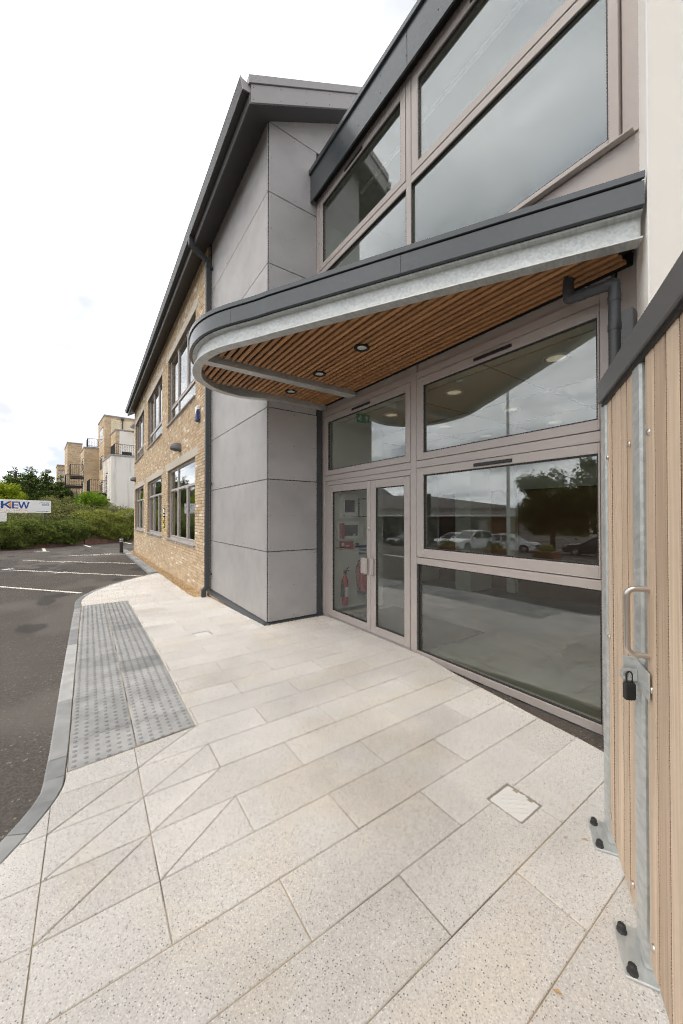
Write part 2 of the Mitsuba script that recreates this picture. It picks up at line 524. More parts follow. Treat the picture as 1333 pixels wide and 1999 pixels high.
for k in range(-6, 46):
    s = region.intersection(sbox(-3, yk(k), 4, yk(k + 1)))
    for g in getattr(s, 'geoms', [s]):
        if g.area > 1e-4:
            v, f = trimesh.creation.triangulate_polygon(g, engine='earcut')
            bed.add((np.c_[v, np.full(len(v), -.0045)], f))
m = on_ground(bed.mesh())
add('pavement', m, 'm_mortar', kind='structure')
for q in sorted(polys, key=lambda q: (q.centroid.y, q.centroid.x)):
    q = q.buffer(-.0023, join_style=2)
    q = q.difference(unary_union([COV1, COV2]).buffer(.007, join_style=2))
    for g in getattr(q, 'geoms', [q]):
        if g.area < .003: continue
        tx, ty = rng.normal(0, .0011, 2)
        v, f = slab_mesh(g, -.04, 0.0, .003)
        v[:, 2] += tx * (v[:, 0] - g.centroid.x) + ty * (v[:, 1] - g.centroid.y) + rng.normal(0, .0004)
        u = np.tile([rng.uniform(), rng.uniform()], (len(v), 1))
        add('slab', on_ground((v, f)), 'm_paving', 'pavement', uv=u)

# tactile paving: two columns of blister slabs on the dropped kerb
th = thing('tactile_paving', 'grey blister tactile paving laid in two columns beside the dropped kerb', 'tactile paving')
for c, (xa, xb) in enumerate(((-.1, .281), (.285, .677))):
    for r in range(16):
        ya, yb = [2.86 + (.045 * (x + .1) / .39 if r + e == 0 else 0) + .3681 * (r + e) for e, x in ((0, xa), (1, xb))]
        g = Polygon([(xa, ya), (xb, ya + (.035 if r == 0 else 0)), (xb, yb), (xa, yb)]).buffer(-.0022, join_style=2)
        M = MB().add(slab_mesh(g, -.04, 0, .003)); M0 = M.n
        for i in range(6):
            for j in range(6):
                cx, cy = xa + (xb - xa) * (i + .5) / 6, ya + (yb - ya) * (j + .5) / 6
                a = np.arange(10) * 2 * np.pi / 10
                ring = lambda R, z: np.c_[cx + R * np.cos(a), cy + R * np.sin(a), np.full(10, z)]
                M.add(hull(np.vstack([ring(.0150, -.001), ring(.0125, .0035), ring(.0085, .0055)])))
        v, f = M.mesh()
        tone = np.clip(.62 + .2 * rng.normal(), .15, 1)
        u = np.tile([tone, rng.uniform()], (len(v), 1)); u[M0:, 0] = -.22 + tone * .5  # blisters toned darker: relief shading painted into the colour, with some worn tops
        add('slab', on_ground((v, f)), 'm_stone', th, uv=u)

# kerb stones
kerb = thing('kerb', 'dark grey stone kerb curving along the edge of the paving', 'kerb')
s = np.r_[0, np.cumsum(np.linalg.norm(np.diff(kin, axis=0), axis=1))]
at = lambda d: np.array([np.interp(d, s, kin[:, 0]), np.interp(d, s, kin[:, 1])])
d, cuts = 0.05, [0.05]
while d < s[-1]:
    p = at(d)
    d += .22 if 2.3 < p[1] < 2.95 and p[0] < 0 else (.914 if 2.95 <= p[1] < 8.6 else .45)
    cuts.append(min(d, s[-1]))
for a, b in zip(cuts, cuts[1:]):
    if b - a < .05: continue
    ds = np.linspace(a + .003, b - .003, max(3, int((b - a) / .06)))
    pth = np.array([at(x) for x in ds])
    v, f = sweep2d(pth, [(.004, -.15), (.004, -.004), (.008, 0), (.098, -.002), (.108, -.010), (.112, -.15)])
    add('stone', on_ground((v, f)), 'm_stone', kerb, smooth=25, uv=None)
    K = list(scene)[-1]
    v2, f2 = v, f
    u = np.tile([np.clip(rng.normal(.35, .4), -.2, 1.2), rng.uniform()], (len(v), 1))
    scene[K] = mikit.ply(on_ground((v, f)), 'm_stone', smooth=False, uv=u)

edging = thing('edging_kerb', 'straight dark stone edging between the parking bays and the brick wall', 'kerb')
for k in range(13):
    a, b = 13.02 + .914 * k, 13.02 + .914 * k + .906
    v, f = cbox(1.60, 1.855, a, b, -.2, .035, .008)
    add('stone', on_ground((v, f)), 'm_stone', edging, uv=np.tile([np.clip(rng.normal(.3, .25), 0, 1), rng.uniform()], (len(v), 1)))
M = MB()
ico = trimesh.creation.icosahedron()
add('gravel_bed', on_ground((np.array([[1.857, y, -.03] for y in np.linspace(8.2, 24.6, 30)] + [[2.13, y, -.03] for y in np.linspace(8.2, 24.6, 30)]), np.array([[i, i + 30, i + 31, i + 1] for i in range(29)]))), 'm_mortar', kind='structure')
for k in range(3600):
    y = 8.22 + 15.5 * rng.uniform() ** 1.5
    r = rng.uniform(.010, .021)
    v = np.asarray(ico.vertices) * r * rng.uniform(.65, 1.2, (1, 3)) + rng.normal(0, r * .12, (12, 3)) + [rng.uniform(1.865, 2.115), y, rng.uniform(-.028, -.004) + .012]
    M.add(on_ground((v, np.asarray(ico.faces))), (rng.uniform(), rng.uniform()))
add('gravel', M, 'm_gravel', label='golden gravel strip along the foot of the brick wall', cat='gravel', kind='stuff')

# painted bay lines
def strip(p0, p1, w):
    p0, p1 = np.array(p0, float), np.array(p1, float)
    t = (p1 - p0) / np.linalg.norm(p1 - p0); n = np.array([-t[1], t[0]]) * w / 2
    k = max(2, int(np.linalg.norm(p1 - p0) / .5))
    q = [p0 + (p1 - p0) * i / k for i in range(k + 1)]
    v = np.array([[*(a + n), GA(*(a + n)) + .004] for a in q] + [[*(a - n), GA(*(a - n)) + .004] for a in q])
    return v, np.array([[i, i + k + 1, i + k + 2, i + 1] for i in range(k)])


for nm, segs in (('white bay line ending at the curved kerb, nearest the camera', [((-.14, 10.76), (-4.3, 16.4))]),
                 ('second white bay line from the paving, with short ticks', [((1.36, 12.97), (-2.57, 18.02)), ((-2.6, 18.0), (-2.3, 18.26)), ((-.93, 15.5), (-.62, 15.74))]),
                 ('third white bay line from the paving', [((1.6, 17.1), (-2.43, 21.8)), ((-.98, 19.6), (-.65, 19.98))]),
                 ('white hatched bay line by the black bollard', [((1.6, 22.25), (-.82, 23.47)), ((-.82, 23.5), (1.40, 23.26)), ((.2, 23.0), (.6, 23.4)), ((.7, 22.75), (1.1, 23.3))]),
                 ('short white line in front of the red brick wall, left one', [((-2.55, 32.0), (-2.15, 28.1)), ((-2.6, 28.1), (-1.9, 27.5))]),
                 ('short white line pointing to the brick pier', [((-.31, 34.3), (.12, 30.7))]),
                 ('short white line between the bollard and the tall pier', [((2.45, 36.5), (2.75, 33.0))])):
    M = MB()
    for i, (a, b) in enumerate(segs):
        v, f = strip(a, b, .10 if not nm.startswith('short') else .16); v[:, 2] += .002 * i
        M.add((v, f))
    add('bay_line', M, 'm_line', label=nm, cat='road marking')

# bollard
z0 = float(GA(1.52, 23.9))
b = thing('bollard', 'black bollard with two white bands at the corner of the brick building', 'bollard')
add('post', (lathe([(0, z0 - .05), (.085, z0 - .05), (.085, .34), (.075, .365), (0, .37)], 24)[0] + [1.52, 23.9, 0], lathe([(0, z0 - .05), (.085, z0 - .05), (.085, .34), (.075, .365), (0, .37)], 24)[1]), 'm_rubber', b, smooth=40)
for z in (.27, .16):
    v, f = lathe([(.087, z), (.089, z), (.089, z + .04), (.087, z + .04)], 24)
    add('band', (v + [1.52, 23.9, 0], f), 'm_signwhite', b)

# inspection covers
for (x0, y0, x1, y1), lb in ((COV1.bounds, 'pale steel inspection cover in the near paving by the timber screen'), (COV2.bounds, 'small pale inspection cover in the paving before the clad corner')):
    c = thing('inspection_cover', lb, 'inspection cover')
    M = MB()
    for q in ((x0 - .004, x0, y0 - .004, y1 + .004), (x1, x1 + .004, y0 - .004, y1 + .004), (x0, x1, y0 - .004, y0), (x0, x1, y1, y1 + .004)): M.box(q[0], q[1], q[2], q[3], -.03, -.0006)
    M.box(x0 - .004, x1 + .004, y0 - .004, y1 + .004, -.035, -.012)
    add('rim', on_ground(M.mesh()), 'm_trim', c)
    pl = sbox(x0 + .006, y0 + .006, x1 - .006, y1 - .006).buffer(-.012).buffer(.012)
    for t in (.28, .72):
        yy = y0 + (y1 - y0) * t
        pl = pl.difference(sbox(x1 - .022, yy - .014, x1, yy + .014))
    M = MB().add(prism(pl, -.02, -.004))
    for k in range(5):
        t = -.6 + .3 * k
        l = LineString([(x0 + .5 * (x1 - x0) - .055 + t * .09, y0 + .5 * (y1 - y0) + .04 + t * .06), (x0 + .5 * (x1 - x0) + .045 + t * .09, y0 + .5 * (y1 - y0) - .045 + t * .06)])
        M.add(prism(l.buffer(.0045), -.004, -.0018))
    add('plate', on_ground(M.mesh()), 'm_cover', c)

# dry leaf scraps
for x, y in ((-.105, 2.86), (2.11, 1.0), (2.2, .93), (1.95, .86), (2.02, .80), (2.24, 1.10), (1.30, .60), (.42, 2.6), (2.3, .9)):
    a = rng.uniform(0, 6)
    v = np.array([[-.013, 0, .002], [0, -.006, .005], [.014, 0, .003], [0, .006, .0065]]) @ rotz(a).T * rng.uniform(.7, 1.1) + [x, y, .0015]
    add('leaf_scrap', (v, np.array([[0, 1, 2], [0, 2, 3]])), 'm_gravel', uv=np.tile([.1, .2], (4, 1)), label='tiny dry leaf scrap lying on the paving', cat='leaf', group='dry leaf scraps scattered on the paving')

# ------------------------------------------------------------------ office building
OB = thing('office_building', 'two storey office building with buff brick wing, grey cladding and tall taupe glazing', 'building')
XB, XP = 2.12, 2.187
WINS = [(9.30, 13.05), (14.25, 18.05), (19.45, 23.2)]
ZL, ZU = (.88, 3.06), (4.53, 6.665)
openings, lintels = [], []
for a, b_ in WINS:
    openings += [(a, b_, *ZL), (a, b_, *ZU)]
    lintels += [(a - .24, b_ + .40, 3.06, 3.285), (a - .24, b_ + .40, 6.665, 6.89)]
Y0, Y1, ZT = 8.2, 23.78, 7.62
wall = sbox(Y0, -1.2, Y1, ZT)
for o in openings: wall = wall.difference(sbox(o[0], o[2], o[1], o[3]))
BW = add('brick_wall', extrude_x(wall, XB + .011, XB + .30), 'm_brickmortar', OB)
bricks = []
H_, L_, J_ = .0735, .2205, .0125
for k in range(int((ZT + .62) / H_)):
    z = -.62 + k * H_; zc = z + H_ / 2
    cutsY = [(o[0], o[1]) for o in openings + lintels if o[2] - .01 < zc < o[3] + .01]
    y = Y0 - (L_ / 2 if k % 2 else 0)
    while y < Y1:
        segs = [(max(y + J_ / 2, Y0), min(y + L_ - J_ / 2, Y1))]
        for c0, c1 in cutsY:
            segs = [t for (p, q) in segs for t in ((p, min(q, c0)), (max(p, c1), q)) if t[1] - t[0] > .03]
        for p, q in segs:
            if q - p > .03 and zc > float(G(p)) - .12: bricks.append((p, q, z + J_ / 2, z + H_ - J_ / 2))
        y += L_
bricks.sort(key=lambda q: q[0])
M = MB()
for i, (p, q, z, t) in enumerate(bricks):
    dx = rng.normal(0, .0012)
    mesh = box(XB + dx, XB + .06, p, q, z, t)
    uv = (rng.uniform(), rng.uniform())
    if i < 300: add('brick', mesh, 'm_brick', BW, uv=np.tile(uv, (8, 1)))
    else: M.add(mesh, uv)
add('brickwork', M, 'm_brick', BW, kind='stuff')
for a, b_, z, t in lintels:
    n = 4
    for k in range(n):
        add('lintel', cbox(XB - .004, XB + .1, a + (b_ - a) * k / n + .002, a + (b_ - a) * (k + 1) / n - .002, z + .002, t - .006, .004), 'm_lintel', BW)


def bars(rects, x0, x1, c=.003):
    M = MB()
    for r in rects: M.add(cbox(x0, x1, *r, c))
    return M


def pane(x, y0, y1, z0, z1): return quad((x, y0, z0), (x, y0, z1), (x, y1, z1), (x, y1, z0))


for a, b_ in WINS:
    for lo, (z0, z1) in ((True, ZL), (False, ZU)):
        w = key_of(OB + '__window')
        s3 = (b_ - a) / 3
        zt = 2.42 if lo else 5.08
        f = .05
        R = [(a, a + f, z0, z1), (b_ - f, b_, z0, z1), (a + f, b_ - f, z0, z0 + f + .02), (a + f, b_ - f, z1 - f, z1), (a + f, b_ - f, zt - .035, zt + .035)]
        three, two = ((z0 + f + .02, zt - .035), (zt + .035, z1 - f)) if lo else ((zt + .035, z1 - f), (z0 + f + .02, zt - .035))
        for m_ in (a + s3, a + 2 * s3): R.append((m_ - .032, m_ + .032, *three))
        R.append((a + 2 * s3 - .032, a + 2 * s3 + .032, *two))
        add('frame', bars(R, XB + .085, XB + .15), 'm_frame', w)
        S = MB()
        e = [a + f, a + s3 - .032, a + s3 + .032, a + 2 * s3 - .032, a + 2 * s3 + .032, b_ - f]
        for p, q in ((e[0], e[1]), (e[2], e[3]), (e[4], e[5])):
            add('pane', pane(XB + .115, p, q, *three), 'm_winglass', w)
            g = .028
            for r in ((p, p + g, *three), (q - g, q, *three), (p + g, q - g, three[0], three[0] + g), (p + g, q - g, three[1] - g, three[1])): S.add(cbox(XB + .078, XB + .112, *r, .002))
        for p, q in ((e[0], e[3]), (e[4], e[5])): add('pane', pane(XB + .115, p, q, *two), 'm_winglass', w)
        add('sash', S, 'm_frame', w)
        V = MB()
        for p, q in ((e[0], e[1]), (e[2], e[3]), (e[4], e[5])): V.box(XB + .066, XB + .078, p + .15, q - .15, three[1] - .022, three[1] - .002)
        add('vent', V, 'm_black', w)
        add('sill', cbox(XB - .055, XB + .09, a - .05, b_ + .05, z0 - .035, z0 + .004, .004), 'm_trim', w)

# plain rooms behind the brick wing's windows
M = MB()
for z, t in ((-.1, .02), (2.98, 3.35), (6.9, 7.0)): M.box(XB + .30, 6.0, 8.4, 23.6, z, t)
M.box(6.0, 6.1, 8.2, 23.78, -.5, 7.0).box(XB + .3, 6.0, 8.2, 8.4, -.5, 7.0).box(XB + .3, 6.0, 23.6, 23.78, -1.2, 7.0).box(XB + .3, 6.0, 13.55, 13.7, 0, 6.9).box(XB + .3, 6.0, 18.7, 18.85, 0, 6.9)
add('room', M, 'm_dim', OB)
# rear walls of the wing
M = MB()
M.box(6.1, 12.0, 23.5, 23.78, -1.2, 7.7).box(11.8, 12.0, 5.1, 23.78, -1.2, 7.6)
add('rear_wall', M, 'm_lintel', OB)

# clad bay
CL = add('cladding', MB().box(XP + .014, 3.02, 5.093, 8.12, -.05, 7.58).add(extrude_xz(Polygon([(3.02, 7.0), (12, 7.0), (12, 7.3), (7, 10.3), (3.02, 7.98), (2.25, 7.53), (2.25, 7.4), (3.02, 7.4)]), 5.093, 5.2)), 'm_jointback', OB)
zj = [.011, 1.062, 2.151, 3.233, 4.32, 5.409, 6.496, 7.56]
for z, t in zip(zj, zj[1:]):
    for r, (m_) in enumerate((cbox(XP, XP + .012, 5.101, 8.125, z + .006, t - .006, .001), cbox(XP + .017, 3.03 if z > 3.0 else 3.04, 5.079, 5.091, z + .006, t - .006, .001))):
        add('panel', m_, 'm_panel', CL, uv=np.tile([rng.uniform(), rng.uniform()], (len(m_[0]), 1)))
sl = lambda x: 7.555 + .5915 * (x - XP)
m_ = extrude_xz(Polygon([(XP + .01, 7.566), (7.0, 7.566), (7.0, sl(7.0)), (XP + .02, 7.57)]), 5.079, 5.091)
add('panel', m_, 'm_panel', CL, uv=np.tile([.4, .7], (len(m_[0]), 1)))
M = MB()
for z, t in zip(zj, zj[1:]):
    for zz in (z + .055, (z + t) / 2, t - .055):
        for y in (5.15, 6.1, 7.1, 8.06): M.add(hull(np.vstack([np.c_[np.full(8, XP - .0005), y + .007 * np.cos(np.arange(8) * .785), zz + .007 * np.sin(np.arange(8) * .785)], np.c_[np.full(8, XP - .0025), y + .004 * np.cos(np.arange(8) * .785), zz + .004 * np.sin(np.arange(8) * .785)]])))
        for x in (2.24, 2.63, 2.99): M.add(hull(np.vstack([np.c_[x + .007 * np.cos(np.arange(8) * .785), np.full(8, 5.0785), zz + .007 * np.sin(np.arange(8) * .785)], np.c_[x + .004 * np.cos(np.arange(8) * .785), np.full(8, 5.0765), zz + .004 * np.sin(np.arange(8) * .785)]])))
add('rivets', M, 'm_greyrivet', CL, kind='stuff')
# plinth flashing, brick plinth, vertical trims
pl = [(XP - .062, -.065), (XP - .062, -.045), (XP - .05, -.030), (XP + .02, .006), (XP + .02, -.065)]
M = MB().add(extrude_y(pl, 5.02, 8.16))
v, f = extrude_y([(5.018, -.065), (5.018, -.045), (5.03, -.030), (5.10, .006), (5.10, -.065)], -3.15, -(XP - .055))
M.add((np.stack([-v[:, 1], v[:, 0], v[:, 2]], 1), f))
add('plinth_flashing', M, 'm_anthmatt', OB)
M = MB()
for k in range(6):
    for j in range(16):
        y = 5.06 + .2205 * j - (.11 if k % 2 else 0)
        if y + .21 < 8.2: M.box(XP - .03, XP + .06, max(y, 5.05), y + .211, -.068 - .0735 * (k + 1) + .0095, -.068 - .0735 * k, uv=(rng.uniform(), rng.uniform()))
for k in range(3):
    for j in range(5):
        x = XP - .03 + .2205 * j - (.11 if k % 2 else 0)
        if k == 0: M.box(max(x, XP - .028), min(x + .211, 3.1), 5.045, 5.1, -.13, -.067, uv=(rng.uniform(), rng.uniform()))
add('plinth', M, 'm_brick', OB)
add('corner_trim', MB().box(3.045, 3.135, 5.082, 5.15, -.06, 3.5).box(XP - .002, XP + .1, 8.127, 8.2, -.1, 7.56), 'm_anthmatt', OB)

# roof of the wing
RF = add('roof', extrude_y([(1.785, 7.605), (7, 10.69), (12.2, 7.61), (12.2, 7.46), (7, 10.54), (1.83, 7.485)], 4.80, 24.15), 'm_roof', OB)
so = lambda x: 7.335 + .5915 * (x - 1.82)
add('soffit', MB().add(extrude_y([(1.822, so(1.822)), (2.40, so(2.40)), (2.40, so(2.40) + .02), (1.822, so(1.822) + .02)], 5.10, 24.12)).add(extrude_y([(1.822, so(1.822)), (7, so(7)), (7, so(7) + .02), (1.822, so(1.822) + .02)], 4.818, 5.10)), 'm_soffit', RF)
add('fascia_board', cbox(1.795, 1.82, 4.818, 24.13, 7.318, 7.60, .006), 'm_soffit', RF)
add('gutter', extrude_y([(1.793, 7.60), (1.793, 7.485), (1.70, 7.475), (1.672, 7.60), (1.664, 7.625), (1.672, 7.628), (1.684, 7.60), (1.708, 7.487), (1.785, 7.497), (1.785, 7.60)], 4.83, 24.1), 'm_soffit', RF)
bb = lambda x, dz: (x, 7.325 + .5915 * (x - 1.811) + dz)
M_b = extrude_xz(Polygon([bb(1.811, 0), bb(7, 0), bb(7, .253), bb(1.811, .253)]), 4.79, 4.816)
add('bargeboard', M_b, 'm_trim', RF)
add('verge_trim', MB().add(extrude_xz(Polygon([bb(1.775, .262), bb(7, .262), bb(7, .372), bb(1.775, .372)]), 4.772, 4.86)), 'm_trim', RF)
add('gutter_end', extrude_xz(Polygon([(1.665, 7.63), (1.70, 7.465), (1.81, 7.475), (1.81, 7.585), (1.69, 7.60)]), 4.812, 4.83), 'm_trim', RF)
M = MB()
for x in np.arange(1.84, 6.5, .42):
    for dz in (.04, .21):
        c = bb(x, dz)
        M.add(hull(np.vstack([np.c_[c[0] + .007 * np.cos(np.arange(8) * .785), np.full(8, 4.7895), c[1] + .007 * np.sin(np.arange(8) * .785)], np.c_[c[0] + .004 * np.cos(np.arange(8) * .785), np.full(8, 4.787), c[1] + .004 * np.sin(np.arange(8) * .785)]])))
add('fixings', M, 'm_black', RF, kind='stuff')

# flat roofed glazed link: fascia and roof
MR = add('link_roof', MB().box(2.94, 9.0, -.5, 5.09, 6.98, 7.10), 'm_roof', OB)
ye = [.86, 2.9, 5.078]
for a, b_ in zip(ye, ye[1:]): add('fascia', cbox(2.915, 2.94, a + .002, b_ - .002, 6.67, 7.105, .004), 'm_anthracite', MR)
add('capping', MB().add(cbox(2.885, 3.1, .86, 5.078, 7.112, 7.185, .006)), 'm_anthracite', MR)
add('underside', MB().box(2.941, 3.12, .86, 5.07, 6.735, 6.78), 'm_black', MR)
M = MB()
for y in np.arange(1.1, 5.0, .45):
    for z in (6.80, 7.02): M.add(hull(np.vstack([np.c_[np.full(8, 2.9148), y + .008 * np.cos(np.arange(8) * .785), z + .008 * np.sin(np.arange(8) * .785)], np.c_[np.full(8, 2.911), y + .005 * np.cos(np.arange(8) * .785), z + .005 * np.sin(np.arange(8) * .785)]])))
add('fixings', M, 'm_black', MR, kind='stuff')

# lower glazed screen
GS = key_of(OB + '__glazed_screen')
X0, X1 = 3.172, 3.262
for y0, y1, z0, z1 in ((5.052, 5.148, -.05, 3.46), (3.012, 3.104, -.05, 3.46), (1.055, 1.132, -.05, 3.46)): add('mullion', cbox(X0, X1, y0, y1, z0, z1, .003), 'm_frame', GS)
for y0, y1, z0, z1 in ((3.106, 5.05, 3.218, 3.298), (1.134, 3.01, 3.218, 3.298), (3.106, 5.05, 2.163, 2.245), (1.134, 3.01, 2.163, 2.245), (1.134, 3.01, 1.036, 1.112), (1.134, 3.01, -.048, .024)):
    add('transom', cbox(X0 + .001, X1, y0, y1, z0, z1, .003), 'm_frame', GS)
for y0, y1 in ((3.106, 5.05), (1.134, 3.01)): add('head_panel', cbox(X0 + .02, X0 + .04, y0, y1, 3.30, 3.50, .002), 'm_frame', GS)
add('end_panel', cbox(X0 + .02, X0 + .06, .80, 1.025, -.05, 3.5, .003), 'm_frame', GS)
B = MB()
def sash(y0, y1, z0, z1, gy0, gy1, gz0, gz1, x0, par, xg, gm='m_glass'):
    k = key_of(par + '__sash')
    R = [(y0, gy0, z0, z1), (gy1, y1, z0, z1), (gy0, gy1, z0, gz0), (gy0, gy1, gz1, z1)]
    add('frame', bars([r for r in R if r[1] - r[0] > .004], x0, x0 + .07), 'm_frame', k)
    add('gasket', bars([(gy0, gy0 + .012, gz0, gz1), (gy1 - .012, gy1, gz0, gz1), (gy0, gy1, gz0, gz0 + .012), (gy0, gy1, gz1 - .012, gz1)], x0 + .012, x0 + .03, .001), 'm_rubber', k)
    add('pane', pane(xg, gy0, gy1, gz0, gz1), gm, k)
    return k
for y0, y1, z0, z1 in ((3.102, 5.054, 2.243, 3.222), (1.13, 3.014, 2.243, 3.222), (1.13, 3.014, 1.11, 2.165)):
    for r in ((y0, y0 + .03, z0, z1), (y1 - .03, y1, z0, z1), (y0 + .03, y1 - .03, z0, z0 + .03), (y0 + .03, y1 - .03, z1 - .03, z1)): B.box(X0 + .035, X0 + .07, *r)
add('rebate', B, 'm_rubber', GS)
sash(3.112, 5.045, 2.252, 3.211, 3.192, 4.946, 2.332, 3.116, X0 - .002, GS, X0 + .03)
sash(1.136, 3.005, 2.252, 3.211, 1.148, 2.905, 2.332, 3.118, X0 - .002, GS, X0 + .03)
sash(1.136, 3.005, 1.12, 2.157, 1.148, 2.905, 1.22, 2.075, X0 - .002, GS, X0 + .03)
add('pane', pane(X0 + .04, 1.134, 3.01, .024, 1.036), 'm_glass', GS)
add('gasket', bars([(1.134, 1.146, .024, 1.036), (2.985, 3.01, .024, 1.036), (1.134, 3.01, .024, .034), (1.134, 3.01, 1.026, 1.036)], X0 + .01, X0 + .036, .001), 'm_rubber', GS)
for y0, y1, z in ((1.826, 2.226, 3.162), (1.828, 2.23, 2.108), (3.866, 4.284, 3.162)):
    add('vent', MB().add(cbox(X0 - .016, X0 - .002, y0, y1, z - .016, z + .016, .004)), 'm_black', GS)

# entrance doors
for i, (y0, y1, g0, g1) in enumerate(((3.864, 4.945, 3.948, 4.82), (3.125, 3.858, 3.221, 3.761))):
    D = key_of(OB + '__entrance_door')
    add('leaf_frame', bars([(y0, g0, .008, 2.083), (g1, y1, .008, 2.083), (g0, g1, .008, .112), (g0, g1, 1.98, 2.083)], X0 + .002, X0 + .055), 'm_frame', D)
    add('gasket', bars([(g0, g0 + .012, .112, 1.98), (g1 - .012, g1, .112, 1.98), (g0, g1, .112, .124), (g0, g1, 1.968, 1.98)], X0 + .012, X0 + .026, .001), 'm_rubber', D)
    add('pane', pane(X0 + .028, g0, g1, .112, 1.98), 'm_glass', D)
    add('push_bar', tube([(X0 + .09, g0 - .02, 1.082), (X0 + .09, g1 + .02, 1.082)], .012), 'm_steel', D, smooth=40)
    p0, p1 = ((3.892, 4.05), (3.765, 3.856))[i]
    pp = [(X0 + .003, p0 + .02), (X0 - .03, p0 + .012), (X0 - .05, p0 + .03), (X0 - .054, (p0 + p1) / 2), (X0 - .05, p1 - .03), (X0 - .03, p1 - .004), (X0 - .024, p1), (X0 - .02, p1 - .004), (X0 - .04, p1 - .034), (X0 - .043, (p0 + p1) / 2), (X0 - .04, p0 + .034), (X0 - .024, p0 + .022), (X0 + .003, p0 + .03)]
    v, f = prism(Polygon(pp).buffer(0), .805, 1.02)
    add('pull_handle', (v, f), 'm_frame', D, smooth=35)
    if i == 0:
        v, f = lathe([(0, 0), (.022, 0), (.022, .006), (.012, .008), (.010, .014), (0, .014)], 20)
        add('lock', xf((v, f), np.array([[0, 0, -1], [0, 1, 0], [1, 0, 0.]]), (X0 + .002, 3.905, 1.424)), 'm_steel', D, smooth=35)
add('door_frame', bars([(4.948, 5.05, -.01, 2.16), (3.106, 3.122, -.01, 2.16), (3.122, 4.948, 2.09, 2.16)], X0 + .012, X0 + .07), 'm_frame', GS)
add('threshold', MB().add(cbox(X0 - .02, X0 + .1, 3.10, 5.05, -.03, .004, .003)), 'm_trim', GS)
# recessed damp proof upstand below the big pane
v = []
for k, y in enumerate(np.linspace(.7, 3.02, 60)):
    for j, (x, z) in enumerate(((3.19, -.046), (3.165, -.07), (3.15, -.12), (3.13, -.17), (2.80, -.20))):
        v.append([x + .010 * math.sin(9 * y + j * 2) * math.sin(23 * y + j) - .004, y, z + .006 * math.sin(31 * y + 3 * j)])
f = [[k * 5 + j, k * 5 + j + 1, k * 5 + j + 6, k * 5 + j + 5] for k in range(59) for j in range(4)]
add('damp_proof_membrane', (np.array(v), np.array(f)), 'm_blackgloss', OB, smooth=True)
gp = spline(GAP[:6], .05)
add('mortar_edge', sweep2d(gp, [(.0, -.03), (.0, -.002), (.022, -.012), (.026, -.2), (0, -.2)]), 'm_mortar', OB)

# upper glazing
UG = key_of(OB + '__upper_glazing')
U0 = 3.03
for y0, y1, z0, z1 in ((4.985, 5.076, 3.5, 6.78), (2.955, 3.032, 3.5, 6.78), (.955, 1.018, 4.24, 6.78)): add('mullion', cbox(U0, U0 + .09, y0, y1, z0, z1, .003), 'm_frame', UG)
for y0, y1, z0, z1 in ((3.034, 4.983, 5.44, 5.525), (1.02, 2.953, 5.44, 5.525), (3.034, 4.983, 6.69, 6.75), (1.02, 2.953, 6.69, 6.75), (1.02, 2.953, 4.23, 4.29), (3.034, 4.983, 4.23, 4.29)):
    add('transom', cbox(U0 + .001, U0 + .09, y0, y1, z0, z1, .003), 'm_frame', UG)
add('sill', cbox(U0 - .03, U0 + .02, .87, 4.983, 4.222, 4.236, .003), 'm_frame', UG)
add('spandrel', MB().add(cbox(U0 + .03, U0 + .06, .80, 5.07, 3.56, 4.222, .003)), 'm_frame', UG)
add('end_panel', cbox(U0 + .03, U0 + .06, .80, .945, 4.24, 6.78, .003), 'm_frame', UG)
B = MB()
for y0, y1, z0, z1 in ((3.03, 4.987, 5.52, 6.692), (1.016, 2.957, 5.52, 6.692)):
    for r in ((y0, y0 + .03, z0, z1), (y1 - .03, y1, z0, z1), (y0 + .03, y1 - .03, z0, z0 + .03), (y0 + .03, y1 - .03, z1 - .03, z1)): B.box(U0 + .035, U0 + .07, *r)
add('rebate', B, 'm_rubber', UG)
sash(3.042, 4.974, 5.534, 6.683, 3.127, 4.885, 5.62, 6.573, U0 - .002, UG, U0 + .03, 'm_glassup')
sash(1.026, 2.943, 5.534, 6.683, 1.12, 2.845, 5.62, 6.573, U0 - .002, UG, U0 + .03, 'm_glassup')
for y0, y1 in ((3.034, 4.983), (1.02, 2.953)):
    add('pane', pane(U0 + .035, y0, y1, 4.29, 5.44), 'm_glassup', UG)
    add('gasket', bars([(y0, y0 + .01, 4.29, 5.44), (y1 - .01, y1, 4.29, 5.44), (y0, y1, 5.428, 5.44), (y0, y1, 4.29, 4.30)], U0 + .008, U0 + .03, .001), 'm_rubber', UG)
for y0, y1 in ((3.85, 4.27), (1.75, 2.15)): add('vent', cbox(U0 - .016, U0 - .002, y0, y1, 6.60, 6.635, .004), 'm_black', UG)

# lobby and upper room behind the glass
LB = key_of(OB + '__lobby')
add('floor', MB().box(3.262, 7.45, -3.0, 6.3, -.15, 0.0), 'm_carpet', LB)
add('ceiling', MB().box(3.262, 7.45, -3.0, 6.3, 3.142, 3.3), 'm_ceiling', LB)
M = MB()
for x in np.arange(3.42, 7.4, 1.2): M.box(x - .008, x + .008, -3, 6.2, 3.136, 3.1415)
for y in np.arange(-2.6, 6.2, 1.2): M.box(3.27, 7.4, y - .008, y + .008, 3.1365, 3.1417)
add('ceiling_grid', M, 'm_grid', LB)
add('side_wall', MB().box(3.27, 4.35, 4.95, 5.08, 0, 3.141).box(3.27, 7.45, 6.2, 6.3, 0, 3.141), 'm_wallpaint', LB)
add('skirting', MB().add(cbox(3.275, 4.345, 4.935, 4.949, 0.001, .09, .002)), 'm_white', LB)
add('end_wall', MB().box(3.262, 7.45, -3.1, -3.0, -.1, 3.3), 'm_wallpaint', LB)
